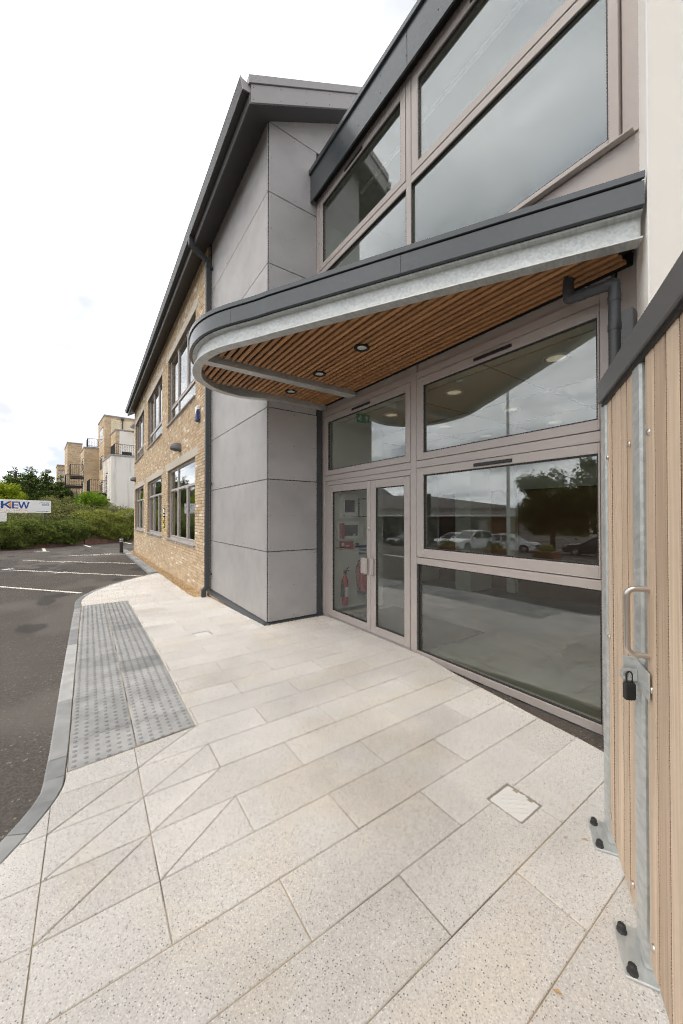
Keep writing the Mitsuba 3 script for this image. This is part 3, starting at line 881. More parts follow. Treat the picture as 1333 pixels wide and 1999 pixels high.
add('back_wall', MB().box(7.36, 7.45, -3, 6.2, 0, 2.14), 'm_brownwall', LB)
add('bulkhead', MB().box(7.30, 7.45, -3, 6.2, 2.14, 3.141), 'm_wallpaint', LB)
for y0, y1, x0 in ((4.73, 5.12, 6.6), (4.12, 4.30, 7.22), (1.9, 2.1, 7.22)): add('column', cbox(x0, 7.355, y0, y1, 0.001, 3.138, .004), 'm_wallpaint', LB)
UR = key_of(OB + '__upper_room')
add('floor', MB().box(3.29, 7.45, -1.0, 5.05, 3.35, 3.6), 'm_dim', UR)
add('ceiling', MB().box(3.12, 7.45, -1.0, 5.05, 6.80, 6.9), 'm_ceiling', UR)
add('back_wall', MB().box(7.3, 7.45, -1.0, 5.05, 3.6, 6.8).box(3.12, 7.3, -1.1, -1.0, 3.3, 6.9).box(3.12, 7.45, 5.0, 5.07, 3.5, 6.9), 'm_wallpaint', UR)
add('closing_wall', MB().box(7.46, 9.0, -1, 5.09, -.5, 7.0), 'm_lintel', OB)

# ------------------------------------------------------------------ canopy
CN = thing('canopy', 'curved nosed entrance canopy with dark fascia, galvanised steel channel and timber slat soffit', 'canopy')
cpts = [(2.816, .767), (2.44, 1.405), (2.072, 2.034), (1.728, 2.632), (1.402, 3.20), (1.165, 3.62), (1.045, 3.87), (.985, 4.12), (.985, 4.44), (1.085, 4.79), (1.265, 5.02), (1.52, 5.165), (1.86, 5.205), (2.16, 5.12), (2.35, 5.072), (2.7, 5.070), (3.16, 5.070)]
cp = np.vstack([spline(cpts[:5], .12)[:-1], spline(cpts[4:15], .03)[:-1], spline(cpts[14:], .1)])
cs = np.r_[0, np.cumsum(np.linalg.norm(np.diff(cp, axis=0), axis=1))]
# travel is away from the white wall, so the outside lies to the left
prof = [(0, 3.33), (0, 3.341), (-.048, 3.343), (-.048, 3.498), (0, 3.500), (0, 3.512), (-.098, 3.512), (-.098, 3.33)]
sm = np.argmin(np.abs(cs - 3.33))
cuts = [0, np.argmin(np.linalg.norm(cp - [1.165, 3.62], axis=1)), np.argmin(np.linalg.norm(cp - [1.86, 5.205], axis=1)), len(cp) - 1]
for a, b_ in zip(cuts, cuts[1:]):
    q = cp[a:b_ + 1].copy()
    t = (q[-1] - q[-2]); q[-1] -= t / np.linalg.norm(t) * .002
    add('steel_channel', sweep2d(q, prof), 'm_galv', CN, smooth=30)
fs = [0, np.argmin(np.abs(cs - 1.55)), np.argmin(np.abs(cs - 3.28)), np.argmin(np.linalg.norm(cp - [.985, 4.30], axis=1)), np.argmin(np.linalg.norm(cp - [2.16, 5.12], axis=1))]
for a, b_ in zip(fs, fs[1:]):
    q = cp[a:b_ + 1].copy()
    t = (q[-1] - q[-2]); q[-1] -= t / np.linalg.norm(t) * .003
    add('fascia', sweep2d(q, [(.03, 3.517), (.034, 3.519), (.034, 3.662), (.03, 3.664), (.018, 3.664), (.018, 3.525), (-.03, 3.525), (-.03, 3.517)]), 'm_anthracite', CN, smooth=30)
add('capping', sweep2d(cp[:fs[-1] + 1], [(.04, 3.672), (.046, 3.674), (.046, 3.714), (.040, 3.718), (-.25, 3.724), (-.25, 3.71), (.03, 3.70), (.03, 3.672)]), 'm_anthracite', CN, smooth=30)
inner = Polygon(np.vstack([cp, [[3.16, .9]]])).buffer(0)
deck = inner.buffer(-.07).union(sbox(2.95, 1.0, 3.16, 5.0).intersection(inner))
add('deck', prism(deck, 3.47, 3.66), 'm_backing', CN)
wide = Polygon(np.vstack([cp, [[3.9, 5.07], [3.9, .9]]])).buffer(0)
slat_zone = wide.buffer(-.118).intersection(sbox(.9, .95, 3.165, 4.985)).difference(sbox(1.0, 4.155, 3.2, 4.345))
pitch = .0705
k = 0
for x in np.arange(1.05, 3.13, pitch):
    g = slat_zone.intersection(sbox(x, .5, x + .0415, 6))
    for piece in sorted(getattr(g, 'geoms', [g]), key=lambda q: q.bounds[1]):
        if piece.area < .002: continue
        m_ = prism(piece, 3.395 + rng.normal(0, .0008), 3.416)
        add('slat', m_, 'm_slat', CN, uv=np.tile([np.clip(rng.normal(.5, .3), 0, 1), rng.uniform()], (len(m_[0]), 1)))
add('wall_trim', MB().add(cbox(3.14, 3.17, .92, 4.985, 3.384, 3.47, .003)), 'm_backing', CN)
add('cross_beam', MB().add(hull([(1.07, 4.20, 3.34), (1.07, 4.31, 3.34), (3.165, 4.175, 3.34), (3.165, 4.335, 3.34), (1.07, 4.20, 3.45), (1.07, 4.31, 3.45), (3.165, 4.175, 3.45), (3.165, 4.335, 3.45)])), 'm_galv', CN)
for x, y in ((2.38, 3.04), (2.38, 3.91), (2.385, 4.70)):
    d_ = key_of(CN + '__downlight')
    v, f = lathe([(.052, 3.388), (.080, 3.382), (.084, 3.388), (.084, 3.40), (.05, 3.40)], 28)
    add('bezel', (v + [x, y, 0], f), 'm_black', d_, smooth=40)
    v, f = lathe([(0, 3.387), (.035, 3.388), (.054, 3.393), (.054, 3.41), (0, 3.41)], 24)
    add('lens', (v + [x, y, 0], f), 'm_lens', d_, smooth=40)

# canopy drain: round pipe out of the soffit, elbow, along, and down behind the timber screen
DP = thing('canopy_drainpipe', 'black round drainpipe with elbows dropping from the canopy soffit by the white wall', 'drainpipe')
x = 2.985
add('pipe', tube(bend([(x, 1.268, 3.42), (x, 1.268, 3.245), (x, .975, 3.215), (x, .975, -.05)], .012, 3), .036, 20), 'm_anthmatt', DP, smooth=40)
for c, dr_ in (((x, 1.268, 3.30), (0, 0, 1)), ((x, 1.20, 3.238), (0, -.995, -.1)), ((x, 1.02, 3.2195), (0, -.995, -.1)), ((x, .975, 3.13), (0, 0, -1)), ((x, .975, 2.93), (0, 0, -1))):
    c, dr_ = np.array(c), np.array(dr_)
    add('collar', tube([c, c + dr_ * .045], .040, 20), 'm_anthmatt', DP, smooth=40)
HP = thing('square_downpipe', 'dark square downpipe behind the timber screen against the white rendered wall', 'drainpipe')
add('pipe', MB().add(cbox(2.885, 2.965, .84, .905, -.05, 2.955, .004)), 'm_anthmatt', HP)

# front downpipe of the brick wing
FP = thing('downpipe', 'dark square downpipe at the joint between brick wall and grey cladding', 'drainpipe')
def sqpipe(pts, a, ex=(0, 1, 0)):
    M = MB()
    p = [np.array(q, float) for q in pts]
    for u, w in zip(p, p[1:]):
        t = (w - u) / np.linalg.norm(w - u); s_ = np.array(ex, float); r_ = np.cross(t, s_)
        u2, w2 = u - t * a * .35, w + t * a * .35
        M.add(hull([c + s_ * i * a / 2 + r_ * j * a / 2 for c in (u2, w2) for i in (-1, 1) for j in (-1, 1)]))
    return M
add('pipe', sqpipe([(1.735, 8.06, 7.50), (1.735, 8.06, 7.32), (2.085, 8.06, 7.10), (2.085, 8.06, .08), (2.02, 8.06, -.0), (2.02, 8.06, -.13)], .085), 'm_anthmatt', FP)
for z in (6.98, 4.6, 2.3, .35): add('bracket', MB().add(cbox(2.036, XP - .002, 8.01, 8.11, z - .02, z + .02, .003)), 'm_anthmatt', FP)

# ------------------------------------------------------------------ white rendered wall on the right
WQ = Polygon([(2.80, .737), (3.30, .955), (9.5, .955), (9.5, -6.0), (7.6, -6.0), (5.4, -2.30)])
RW = thing('rendered_wall', 'cream white rendered wall block with a sharp corner at the right edge', 'wall')
add('render', prism(WQ, -.1, 10.0), 'm_render', RW)
add('corner_bead', MB().add((lambda v, f: (v + [2.80, .737, 0], f))(*lathe([(0, 2.2), (.006, 2.2), (.006, 9.9), (0, 9.9)], 10))), 'm_white', RW, smooth=True)
add('lead_flashing', hull([(2.835, .735, 3.72), (2.90, .772, 3.72), (2.82, .742, 3.86), (2.832, .748, 3.86), (2.83, .722, 3.72), (2.815, .735, 3.86)]), 'm_trim', RW)

# ------------------------------------------------------------------ timber screen with gate
FO, FE, FN = np.array([2.226, .77, 0]), np.array([-.868, -.497, 0]), np.array([-.497, .868, 0])
FN0 = FO + FN * .027
fr = frame(FN0, FE, FN, np.array([0, 0, 1.0]))            # local x along, y outward, z up
fl = lambda m: (lambda v, f: (v, f[:, ::-1]))(*fr(m))
TS = thing('timber_screen', 'tall vertical board timber screen with galvanised posts and dark sloping cap at right', 'fence')
GT = key_of(TS + '__gate')
edges1 = [.166, .252, .334, .418, .502, .588]
edges2 = [.735, .822, .922, 1.022, 1.122, 1.222, 1.322, 1.422, 1.522, 1.622, 1.722, 1.822]
for par, ed in ((TS, edges1), (GT, edges2)):
    for a, b_ in zip(ed, ed[1:]):
        dy = rng.normal(0, .0022)
        m_ = fl(cbox(a + .0048, b_ - .0048, -.024 + dy, dy, .092 + rng.normal(0, .002), 2.185, .004))
        add('board', m_, 'm_board', par, uv=np.tile([rng.uniform(), rng.uniform()], (len(m_[0]), 1)))
        if b_ != ed[-1]: add('joint_strip', fl(box(b_ - .0046, b_ + .0046, -.026, -.0030, .10, 2.18)), 'm_gapshade', par)  # added dark strip paints the shadow in each gap between boards
for a, b_, nm in ((.062, .155, 'post'), (.596, .694, 'post')):
    k = key_of(TS + '__post')
    add('upright', fl(cbox(a, b_, -.07, .004, .010, 2.172, .008)), 'm_galv', k, smooth=20)
    c = (a + b_) / 2
    add('base_plate', fl(cbox(c - .098, c + .098, -.12, .068, .001, .012, .003)), 'm_galv', k)
    for ex in (c - .062, c + .078):
        v, f = lathe([(0, .041), (.009, .0395), (.0125, .036), (.0138, .030), (.0142, .020), (.017, .017), (.017, .012), (0, .012)], 20)
        add('cap_nut', fl((v + [ex, .045, 0], f)), 'm_rubber', k, smooth=40)
add('gate_stile', fl(cbox(.712, .76, -.075, -.028, .12, 2.17, .006)), 'm_galv', GT)
for z in (.35, 1.1, 1.85): add('rail', fl(cbox(.166, .588, -.075, -.030, z, z + .05, .004)), 'm_galv', TS)
for z in (.35, 1.1, 1.85): add('gate_rail', fl(cbox(.766, 1.8, -.075, -.030, z, z + .05, .004)), 'm_galv', GT)
add('cap', fl(hull([(.105, -.10, 2.18), (1.9, -.10, 2.18), (.105, -.10, 2.30), (1.9, -.10, 2.30), (.105, .023, 2.166), (1.9, .023, 2.166), (.105, .023, 2.268), (1.9, .023, 2.268), (.105, .018, 2.162), (1.9, .018, 2.162), (.105, .010, 2.277), (1.9, .010, 2.277)])), 'm_capmetal', TS)
add('under_trim', fl(cbox(.11, 1.9, -.06, .012, 2.146, 2.160, .002)), 'm_black', TS)
for ex, par in ((.19, TS), (.548, TS), (.778, GT)):
    for z in (1.88, 1.022, .175):
        v, f = lathe([(0, .0075), (.006, .0068), (.0115, .0035), (.0125, 0), (0, 0)], 18)
        m_ = xf((v, f), np.array([[1, 0, 0], [0, 0, 1], [0, -1, 0.]]), (ex, .001, z))
        add('bolt', fl(m_), 'm_steel', par, smooth=40)
v, f = tube(bend([(.765, -.005, 1.352), (.765, .062, 1.352), (.765, .062, 1.128), (.765, -.005, 1.128)], .028, 7), .0095, 16)
add('pull_handle', fl((v, f)), 'm_steel', GT, smooth=40)
HS = key_of(GT + '__hasp')
add('plate', fl(MB().add(cbox(.655, .79, .006, .0105, .985, 1.078, .002)).mesh()), 'm_galv', HS)
add('flange', fl(cbox(.650, .655, .006, .05, .99, 1.085, .001)), 'm_galv', HS)
eye = Polygon([(0, -.02), (0, .022), (.03, .022)] + [(.032 + .021 * math.cos(t), .001 + .021 * math.sin(t)) for t in np.linspace(1.5, -1.5, 12)]).buffer(0).difference(Point(.034, .001).buffer(.0095))
v, f = prism(eye, 0, .005)
add('staple', fl((np.stack([.668 + v[:, 2], .012 + v[:, 0], 1.025 + v[:, 1]], 1), f[:, ::-1])), 'm_galv', HS)
PD = thing('padlock', 'black combination padlock hanging from the gate hasp', 'padlock')
body = hull([(x * s1, y * s1, z) for z, s1 in ((.905, .8), (.911, 1), (.969, 1), (.976, .85)) for x, y in ((-.021, -.008), (-.017, -.0115), (.017, -.0115), (.021, -.008), (.021, .008), (.017, .0115), (-.017, .0115), (-.021, .008))])
turn = rotz(1.25) * .86
pl0 = np.array([.674, .036, .158])
add('body', fl(xf(body, turn, pl0)), 'm_rubber', PD, smooth=25)
v, f = tube([(-.011, 0, .970), (-.011, 0, 1.008)] + [(-.011 * math.cos(t), 0, 1.008 + .013 * math.sin(t)) for t in np.linspace(.3, math.pi - .3, 7)] + [(.011, 0, 1.008), (.011, 0, .970)], .0034, 10)
add('shackle', fl(xf((v, f), turn, pl0)), 'm_black', PD, smooth=40)
for k in range(4):
    add('dial', fl(xf(cbox(-.014, .014, .0112, .0135, .916 + .013 * k, .926 + .013 * k, .001), turn, pl0)), 'm_black', PD)
    add('mark', fl(xf(cbox(-.004, .003, .0133, .0140, .919 + .013 * k, .923 + .013 * k, .0003), turn, pl0)), 'm_signwhite', PD)

# ------------------------------------------------------------------ fixtures on the brick wall
def wedge_light(y, z, lb):
    L_ = thing('wall_light', lb, 'wall light', 'grey wedge lights on the brick wall')
    P_ = []
    for t in np.linspace(0, 1, 9):
        r = .16 * math.cos(t * math.pi / 2) ** .75; d = .27 * math.sin(t * math.pi / 2)
        for a in np.linspace(0, math.pi, 13): P_.append((-d, r * math.cos(a) * 1.05, -.10 + .05 * t + (r * 1.45) * math.sin(a)))
        P_.append((-d, 0, -.12 + .07 * t))
    v, f = hull(P_)
    add('housing', (v + [XB, y, z], f), 'm_greyleaf', L_, smooth=35)
    add('diffuser', (disc((XB - .09, y, z - .118), .06)), 'm_lens', L_)
wedge_light(11.05, 3.53, 'grey wedge shaped wall light above the nearest ground floor window')
wedge_light(22.9, 3.60, 'grey wedge shaped wall light near the far corner of the brick wall')
AB = thing('alarm_box', 'white and blue alarm sounder box on the brick wall under the upper window', 'alarm box')
add('body', cbox(2.035, XB, 8.80, 8.97, 3.86, 4.17, .02), 'm_signwhite', AB)
add('cover', hull([(2.03, 8.79, 3.83), (2.03, 8.975, 3.83), (2.03, 8.79, 4.06), (2.03, 8.975, 3.90), (2.10, 8.78, 3.83), (2.10, 8.985, 3.83), (2.10, 8.78, 4.08), (2.10, 8.985, 3.92), (2.05, 8.88, 3.79), (2.10, 8.88, 3.79)]), 'm_navy', AB)
NB = thing('notice_board', 'narrow yellow and black warning notice on the brick pier between the ground floor windows', 'sign')
add('panel', cbox(2.105, XB - .001, 13.50, 13.80, 1.20, 1.86, .003), 'm_black', NB)
add('face', MB().box(2.100, 2.1045, 13.52, 13.78, 1.23, 1.55), 'm_yellow', NB)
add('header', MB().box(2.100, 2.1045, 13.52, 13.78, 1.70, 1.83), 'm_signwhite', NB)
add('symbol', extrude_x(Polygon([(13.57, 1.34), (13.73, 1.34), (13.73, 1.42), (13.68, 1.42), (13.68, 1.46), (13.60, 1.46), (13.60, 1.42), (13.57, 1.42)]), 2.0965, 2.0995), 'm_black', NB)
add('strip', MB().box(2.100, 2.1045, 13.52, 13.78, 1.60, 1.66), 'm_signwhite', NB)
WN = thing('warning_triangle', 'small yellow warning plate under the notice on the brick pier', 'sign')
add('plate', extrude_x(Polygon([(13.58, 1.13), (13.74, 1.13), (13.72, 1.0), (13.60, 1.0)]), 2.105, XB - .001), 'm_yellow', WN)

# ------------------------------------------------------------------ inside the lobby
def onwall(name, lb, cat, pieces):
    t = thing(name, lb, cat)
    for nm, b_, mt in pieces: add(nm, cbox(*b_, .003), mt, t)
    return t
W_ = 4.948
onwall('fire_alarm_unit', 'grey fire alarm panel with dark display, upper one behind the left door', 'control panel', [('case', (3.38, 3.71, W_ - .09, W_, 1.56, 1.95), 'm_white'), ('screen', (3.45, 3.65, W_ - .094, W_ - .0905, 1.66, 1.86), 'm_black'), ('keyswitch', (3.42, 3.44, W_ - .096, W_ - .0905, 1.59, 1.61), 'm_black'), ('stripe', (3.56, 3.69, W_ - .0925, W_ - .0905, 1.585, 1.592), 'm_red')])
t = onwall('fire_alarm_repeater', 'lower wall panel with dark window and red handset behind the left door', 'control panel', [('case', (3.33, 3.76, W_ - .08, W_, 1.215, 1.51), 'm_white'), ('window', (3.44, 3.72, W_ - .084, W_ - .0805, 1.27, 1.45), 'm_blackgloss'), ('handset', (3.345, 3.42, W_ - .13, W_ - .0805, 1.23, 1.48), 'm_redmatt'), ('label', (3.62, 3.67, W_ - .0865, W_ - .0845, 1.285, 1.30), 'm_signwhite')])
onwall('framed_certificate', 'black framed notice on the lobby wall behind the left door', 'picture frame', [('frame', (3.79, 4.06, W_ - .02, W_, 1.58, 1.90), 'm_black'), ('sheet', (3.805, 4.045, W_ - .0225, W_ - .0205, 1.595, 1.885), 'm_wallpaint')])
onwall('intercom_handset', 'white entry phone handset on the lobby wall', 'intercom', [('base', (3.80, 3.89, W_ - .03, W_, 1.22, 1.46), 'm_white'), ('handset', (3.815, 3.855, W_ - .06, W_ - .0305, 1.25, 1.45), 'm_white')])
onwall('call_point_sign', 'red fire action sign on the lobby wall above the extinguishers', 'sign', [('plate', (3.40, 3.69, W_ - .012, W_, 1.035, 1.18), 'm_red'), ('symbol', (3.44, 3.49, W_ - .0145, W_ - .0125, 1.10, 1.15), 'm_signwhite'), ('line', (3.52, 3.60, W_ - .0145, W_ - .0125, 1.09, 1.105), 'm_signwhite')])
onwall('mandatory_notice', 'blue mandatory notice on the lobby wall beside the red extinguisher', 'sign', [('plate', (3.80, 4.0, W_ - .010, W_, .93, 1.10), 'm_blue'), ('band', (3.80, 4.0, W_ - .0125, W_ - .0105, 1.03, 1.045), 'm_signwhite')])
onwall('key_reel', 'small black bundle hanging on the lobby wall', 'keys', [('bunch', (3.72, 3.78, W_ - .05, W_, 1.06, 1.14), 'm_rubber')])
E1 = thing('fire_extinguisher', 'slim red fire extinguisher with black horn behind the left door', 'fire extinguisher')
c = np.array([3.462, W_ - .075, 0])
add('cylinder', (lambda v, f: (v + c, f))(*lathe([(0, .14), (.045, .14), (.052, .155), (.052, .53), (.045, .58), (.022, .62), (.018, .66), (0, .66)], 24)), 'm_red', E1, smooth=40)
add('valve', MB().add(xf(cbox(-.02, .02, -.02, .02, .655, .70, .004), np.eye(3), c)).add(tube([c + [0, 0, .70], c + [.07, -.01, .755]], .008, 8)).add(tube([c + [0, 0, .69], c + [.085, -.01, .70]], .008, 8)), 'm_black', E1)
add('horn', (lambda v, f: (v + c + [-.065, -.02, 0], f))(*lathe([(0, .29), (.03, .29), (.026, .45), (.014, .56), (0, .56)], 16)), 'm_rubber', E1, smooth=40)
add('label', MB().add(xf(cbox(-.03, .03, -.0545, -.050, .28, .44, .001), np.eye(3), c)), 'm_signwhite', E1)
E2 = thing('fire_extinguisher', 'wide red fire extinguisher with black hose and base behind the left door', 'fire extinguisher')
c = np.array([3.80, W_ - .11, 0])
add('cylinder', (lambda v, f: (v + c, f))(*lathe([(0, .33), (.082, .33), (.084, .35), (.084, .74), (.07, .80), (.03, .83), (.022, .86), (0, .86)], 28)), 'm_red', E2, smooth=40)
add('base_ring', (lambda v, f: (v + c, f))(*lathe([(0, .29), (.088, .29), (.088, .348), (0, .348)], 28)), 'm_rubber', E2, smooth=40)
add('hose', tube(bend([c + [-.01, 0, .86], c + [-.09, -.02, .87], c + [-.16, -.03, .72], c + [-.14, -.03, .45], c + [-.08, -.04, .34]], .05, 6), .011, 10), 'm_rubber', E2, smooth=40)
add('label', MB().add(xf(cbox(-.05, .05, -.0872, -.082, .62, .68, .001), np.eye(3), c)), 'm_cream', E2)
add('lever', tube([c + [0, 0, .86], c + [.09, -.02, .90]], .01, 8), 'm_black', E2)
add('mat', MB().add(cbox(3.27, 4.45, 2.97, 4.75, .001, .008, .002)), 'm_mat', label='dark entrance mat on the lobby floor inside the doors', cat='mat')
ES = thing('exit_sign', 'green emergency exit sign with running figure and arrow under the lobby ceiling', 'sign')
Ls = frame(np.array([3.275, 4.30, 3.0]), np.array([.985, -.17, 0]), np.array([0, 0, 1.0]), np.array([-.17, -.985, 0]))
add('panel', Ls(cbox(0, .215, 0, .125, -.02, 0, .002)), 'm_green', ES)
fig = unary_union([Point(.060, .098).buffer(.010), LineString([(.055, .086), (.048, .058)]).buffer(.007), LineString([(.048, .058), (.068, .045), (.062, .022)]).buffer(.005), LineString([(.048, .058), (.034, .040), (.018, .036)]).buffer(.005), LineString([(.055, .082), (.076, .070)]).buffer(.004), LineString([(.053, .082), (.034, .072), (.030, .058)]).buffer(.004)])
add('figure', Ls(prism(fig, .0004, .002)), 'm_signwhite', ES)
add('arrow', Ls(prism(unary_union([LineString([(.155, .028), (.155, .095)]).buffer(.006), LineString([(.130, .072), (.155, .098), (.180, .072)]).buffer(.006)]), .0004, .002)), 'm_signwhite', ES)
for i, (x, y) in enumerate(((3.73, 2.90), (3.73, 1.70), (5.02, 2.90), (6.26, 2.90), (6.26, 4.13), (3.78, 4.10), (5.02, 1.70), (5.02, 4.10))):
    d_ = thing('downlight', 'round white recessed downlight in the lobby ceiling seen through the glass', 'downlight', 'recessed downlights in the lobby ceiling')
    v, f = lathe([(.085, 3.133), (.115, 3.127), (.12, 3.134), (.12, 3.141), (.085, 3.141)], 28)
    add('rim', (v + [x, y, 0], f), 'm_white', d_, smooth=40)
    add('lamp', disc((x, y, 3.137), .084), 'm_white', d_, emitter=lampmat((.055, .047, .034)))
SL = thing('strip_light', 'thin white strip light hung inside the upper windows', 'strip light')
add('tube', MB().add(cbox(3.375, 3.415, .95, 4.35, 6.525, 6.56, .004)), 'm_white', SL)
for y in (1.3, 4.0): add('hanger', tube([(3.397, y, 6.55), (3.397, y, 6.8)], .003, 6), 'm_trim', SL)

# ------------------------------------------------------------------ boundary wall, bank, hedge, sign
W0, WT = np.array([-4.5, 30.6]), np.array([.7404, .6721])
WN_ = np.array([-WT[1], WT[0]])                       # away from the car park
wp = lambda s, o, z=0.0: np.array([*(W0 + WT * s + WN_ * o), z])
frw = frame(wp(0, 0), np.array([*WT, 0]), np.array([*WN_, 0]), np.array([0, 0, 1.0]))
gz = lambda s, o=0: float(GA(*wp(s, o)[:2]))
BWL = thing('boundary_wall', 'low red brick boundary wall with piers under the hedge at the back of the car park', 'wall')
M, MM = MB(), MB()
S0, S1 = -6.2, 13.6
def redbricks(s0, s1, o0, o1, zb, zt):
    MM.add(frw(box(s0 + .006, s1 - .006, o0 + .006, o1, zb, zt - .01)))
    for k in range(int(round((zt - zb) / .075))):
        z = zb + .075 * k
        y = s0 - (.1125 if k % 2 else 0)
        while y < s1:
            p, q = max(y, s0), min(y + .215, s1)
            if q - p > .04: M.add(frw(box(p, q, o0 + rng.normal(0, .001), o1 + .002, z, z + .065)), (rng.uniform(), rng.uniform()))
            y += .225
s = S0
while s < S1:
    redbricks(s, s + 2.25, 0, .22, gz(s) - .1, gz(s) + .50)
    s += 2.25
for s_, h in ((-4.0, .85), (5.72, .95), (0.9, .62)): redbricks(s_, s_ + .34, -.06, .26, gz(s_) - .05, gz(s_) + h)
add('brickwork', M, 'm_redbrick', BWL, kind='stuff')
add('mortar', MM, 'm_redmortar', BWL)
TP = thing('brick_pier', 'tall red brick pier at the end of the boundary wall beside the office wing', 'pier')
M, MM = MB(), MB()
redbricks(11.25, 11.62, -.05, .4, gz(11.3) - .05, gz(11.3) + 2.2)
add('brickwork', M, 'm_redbrick', TP, kind='stuff')
add('mortar', MM, 'm_redmortar', TP)
bs, bo = np.linspace(-6.2, 45, 34), np.r_[.2, .8, 2, 4, 7, 10, 14, 20, 30, 45, 80]
bv = np.array([wp(s, o, gz(s, 0) + .35 + 2.6 * min(max((o - .2) / 13, 0), 1) ** .8 + .02 * max(o - 14, 0) + .25 * float(meshkit.noise(np.array([s * .5, o * .4, 0]))) * min(o / 2, 1)) for s in bs for o in bo])
n_ = len(bo)
add('bank', (bv, np.array([[i * n_ + j, (i + 1) * n_ + j, (i + 1) * n_ + j + 1, i * n_ + j + 1] for i in range(len(bs) - 1) for j in range(n_ - 1)])), 'm_bank', smooth=True, kind='structure')


def leaves(pts, size, nrm=None, aspect=1.7, tone=None, jit=.9):
    """a quad per point, randomly turned; returns vertices, faces, uv"""
    n = len(pts)
    a = rng.normal(size=(n, 3)) * jit
    if nrm is not None: a = a * .8 + nrm
    a /= np.linalg.norm(a, axis=1, keepdims=True) + 1e-9
    t = np.cross(a, rng.normal(size=(n, 3))); t /= np.linalg.norm(t, axis=1, keepdims=True) + 1e-9
    b = np.cross(a, t)
    L = size * rng.uniform(.6, 1.35, (n, 1)); W = L / aspect
    v = np.stack([pts - t * L * .5, pts + b * W * .5 - a * W * .12, pts + t * L * .5, pts - b * W * .5 - a * W * .12], 1).reshape(-1, 3)
    i = np.arange(n)[:, None] * 4
    f = np.vstack([i + [0, 1, 2], i + [0, 2, 3]])
    tone = rng.uniform(0, 1, n) if tone is None else np.clip(tone + rng.normal(0, .16, n), 0, 1)
    uv = np.repeat(np.c_[tone, rng.uniform(0, 1, n)], 4, axis=0)
    return v, f, uv


def foliage(name, pts, size, mat, parent=None, nrm=None, aspect=1.7, tone=None, **kw):
    v, f, uv = leaves(np.asarray(pts), size, nrm, aspect, tone)
    return add(name, (v, f), mat, parent, uv=uv, **kw)


def clump_pts(centres, radii, n, squash=1.0, shell=.55):
    c = np.asarray(centres, float); r = np.asarray(radii, float)
    w = r ** 2; k = rng.choice(len(c), n, p=w / w.sum())
    d = rng.normal(size=(n, 3)); d /= np.linalg.norm(d, axis=1, keepdims=True)
    rad = r[k] * (shell + (1 - shell) * rng.uniform(size=n) ** .6) * (1 + .18 * rng.normal(size=n))
    return c[k] + d * rad[:, None] * [1, 1, squash], d, k


# the hedge: bushes drooping over the wall, one plant beside the next
def hedge(name, s0, s1, z_top, o0, o1, mat, n, lb, size=.135, droop=True):
    s = rng.uniform(s0, s1, n); h = rng.uniform(size=n)
    top = z_top(s) + .55 * (meshkit.fbm(np.c_[s * 1.3, s * 0, s * 0 + 3], 3, 5) - .5) * 1.6
    base = np.array([gz(x) for x in s]) + (.10 + .62 * meshkit.noise(np.c_[s * 1.1, s * 0, s * 0], 4) * np.clip(.1 + s * .13, .1, 1) if droop else .4)
    z = base + (top - base) * h
    bulge = meshkit.fbm(np.c_[s * 1.6, z * 1.8, s * 0 + 7], 3, 8)
    front = o0 - .58 - .28 * np.sin(np.clip(h, 0, 1) * np.pi) ** .8 - .9 * (bulge - .45)
    depth = rng.exponential(.16, n)
    o = np.minimum(front + depth + (h > .86) * rng.uniform(0, o1 - o0, n) + 1.3 * np.clip(h - .7, 0, 1) ** 2, o1)
    p = np.c_[W0 + s[:, None] * WT + o[:, None] * WN_, z]
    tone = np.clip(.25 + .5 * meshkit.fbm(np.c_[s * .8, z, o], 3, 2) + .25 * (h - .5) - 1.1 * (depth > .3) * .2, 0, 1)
    nr = np.tile(np.array([*(-WN_ * .7), .6]), (n, 1))
    h_ = thing(name, lb, 'hedge')
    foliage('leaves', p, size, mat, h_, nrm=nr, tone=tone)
    M = MB()
    for k in range(34):
        s_ = rng.uniform(s0, s1); b0 = wp(s_, .45, gz(s_) + .3); e = b0 + [rng.normal(0, .3), rng.normal(0, .2), float(z_top(np.array([s_]))[0]) - b0[2] + rng.uniform(-.5, .15)]
        M.add(tube([b0, (b0 + e) / 2 + rng.normal(0, .08, 3), e], [.014, .010, .004], 5))
    add('stems', M, 'm_bark', h_, kind='stuff')
    return h_


hedge('hedge', -6.2, 6.0, lambda s: 1.25 + .05 * s, .35, 1.5, 'm_leafhedge', 30000, 'dark green overgrown hedge drooping over the wall below the white sign board')
hedge('hedge', 5.6, 11.2, lambda s: 1.55 + .05 * s, .35, 1.6, 'm_leafhedge2', 17000, 'yellowish green hedge drooping over the wall between the two brick piers')
hd = thing('bramble_thicket', 'pale olive shrubs rising on the bank behind the hedge', 'shrub')
n = 16000
s = rng.uniform(-5.5, 12, n); o = rng.uniform(1.3, 4.5, n)
z = gz(2) + .7 + .25 * o + 1.5 * meshkit.fbm(np.c_[s * .7, o * .7, s * 0], 3, 3) * rng.uniform(.2, 1.1, n) + .35 * np.clip(s - 2, 0, 5) * .5
foliage('leaves', np.c_[W0 + s[:, None] * WT + o[:, None] * WN_, z], .12, 'm_leafolive', hd)
# arching stems in front of the white flats
M = MB()
for k in range(26):
    s_ = rng.uniform(8.4, 11.0); b0 = wp(s_, 1.5 + rng.uniform(0, 1), 1.6); a = rng.uniform(-1, 1)
    M.add(tube([b0, b0 + [a * .25, 0, .5], b0 + [a * .7, 0, .72 + rng.uniform(-.2, .15)], b0 + [a * 1.1, 0, .5]], [.012, .009, .007, .004], 4))
add('stems', M, 'm_leafolive', hd, uv=np.full((sum(len(v) for v in M.v), 2), .6), kind='stuff')

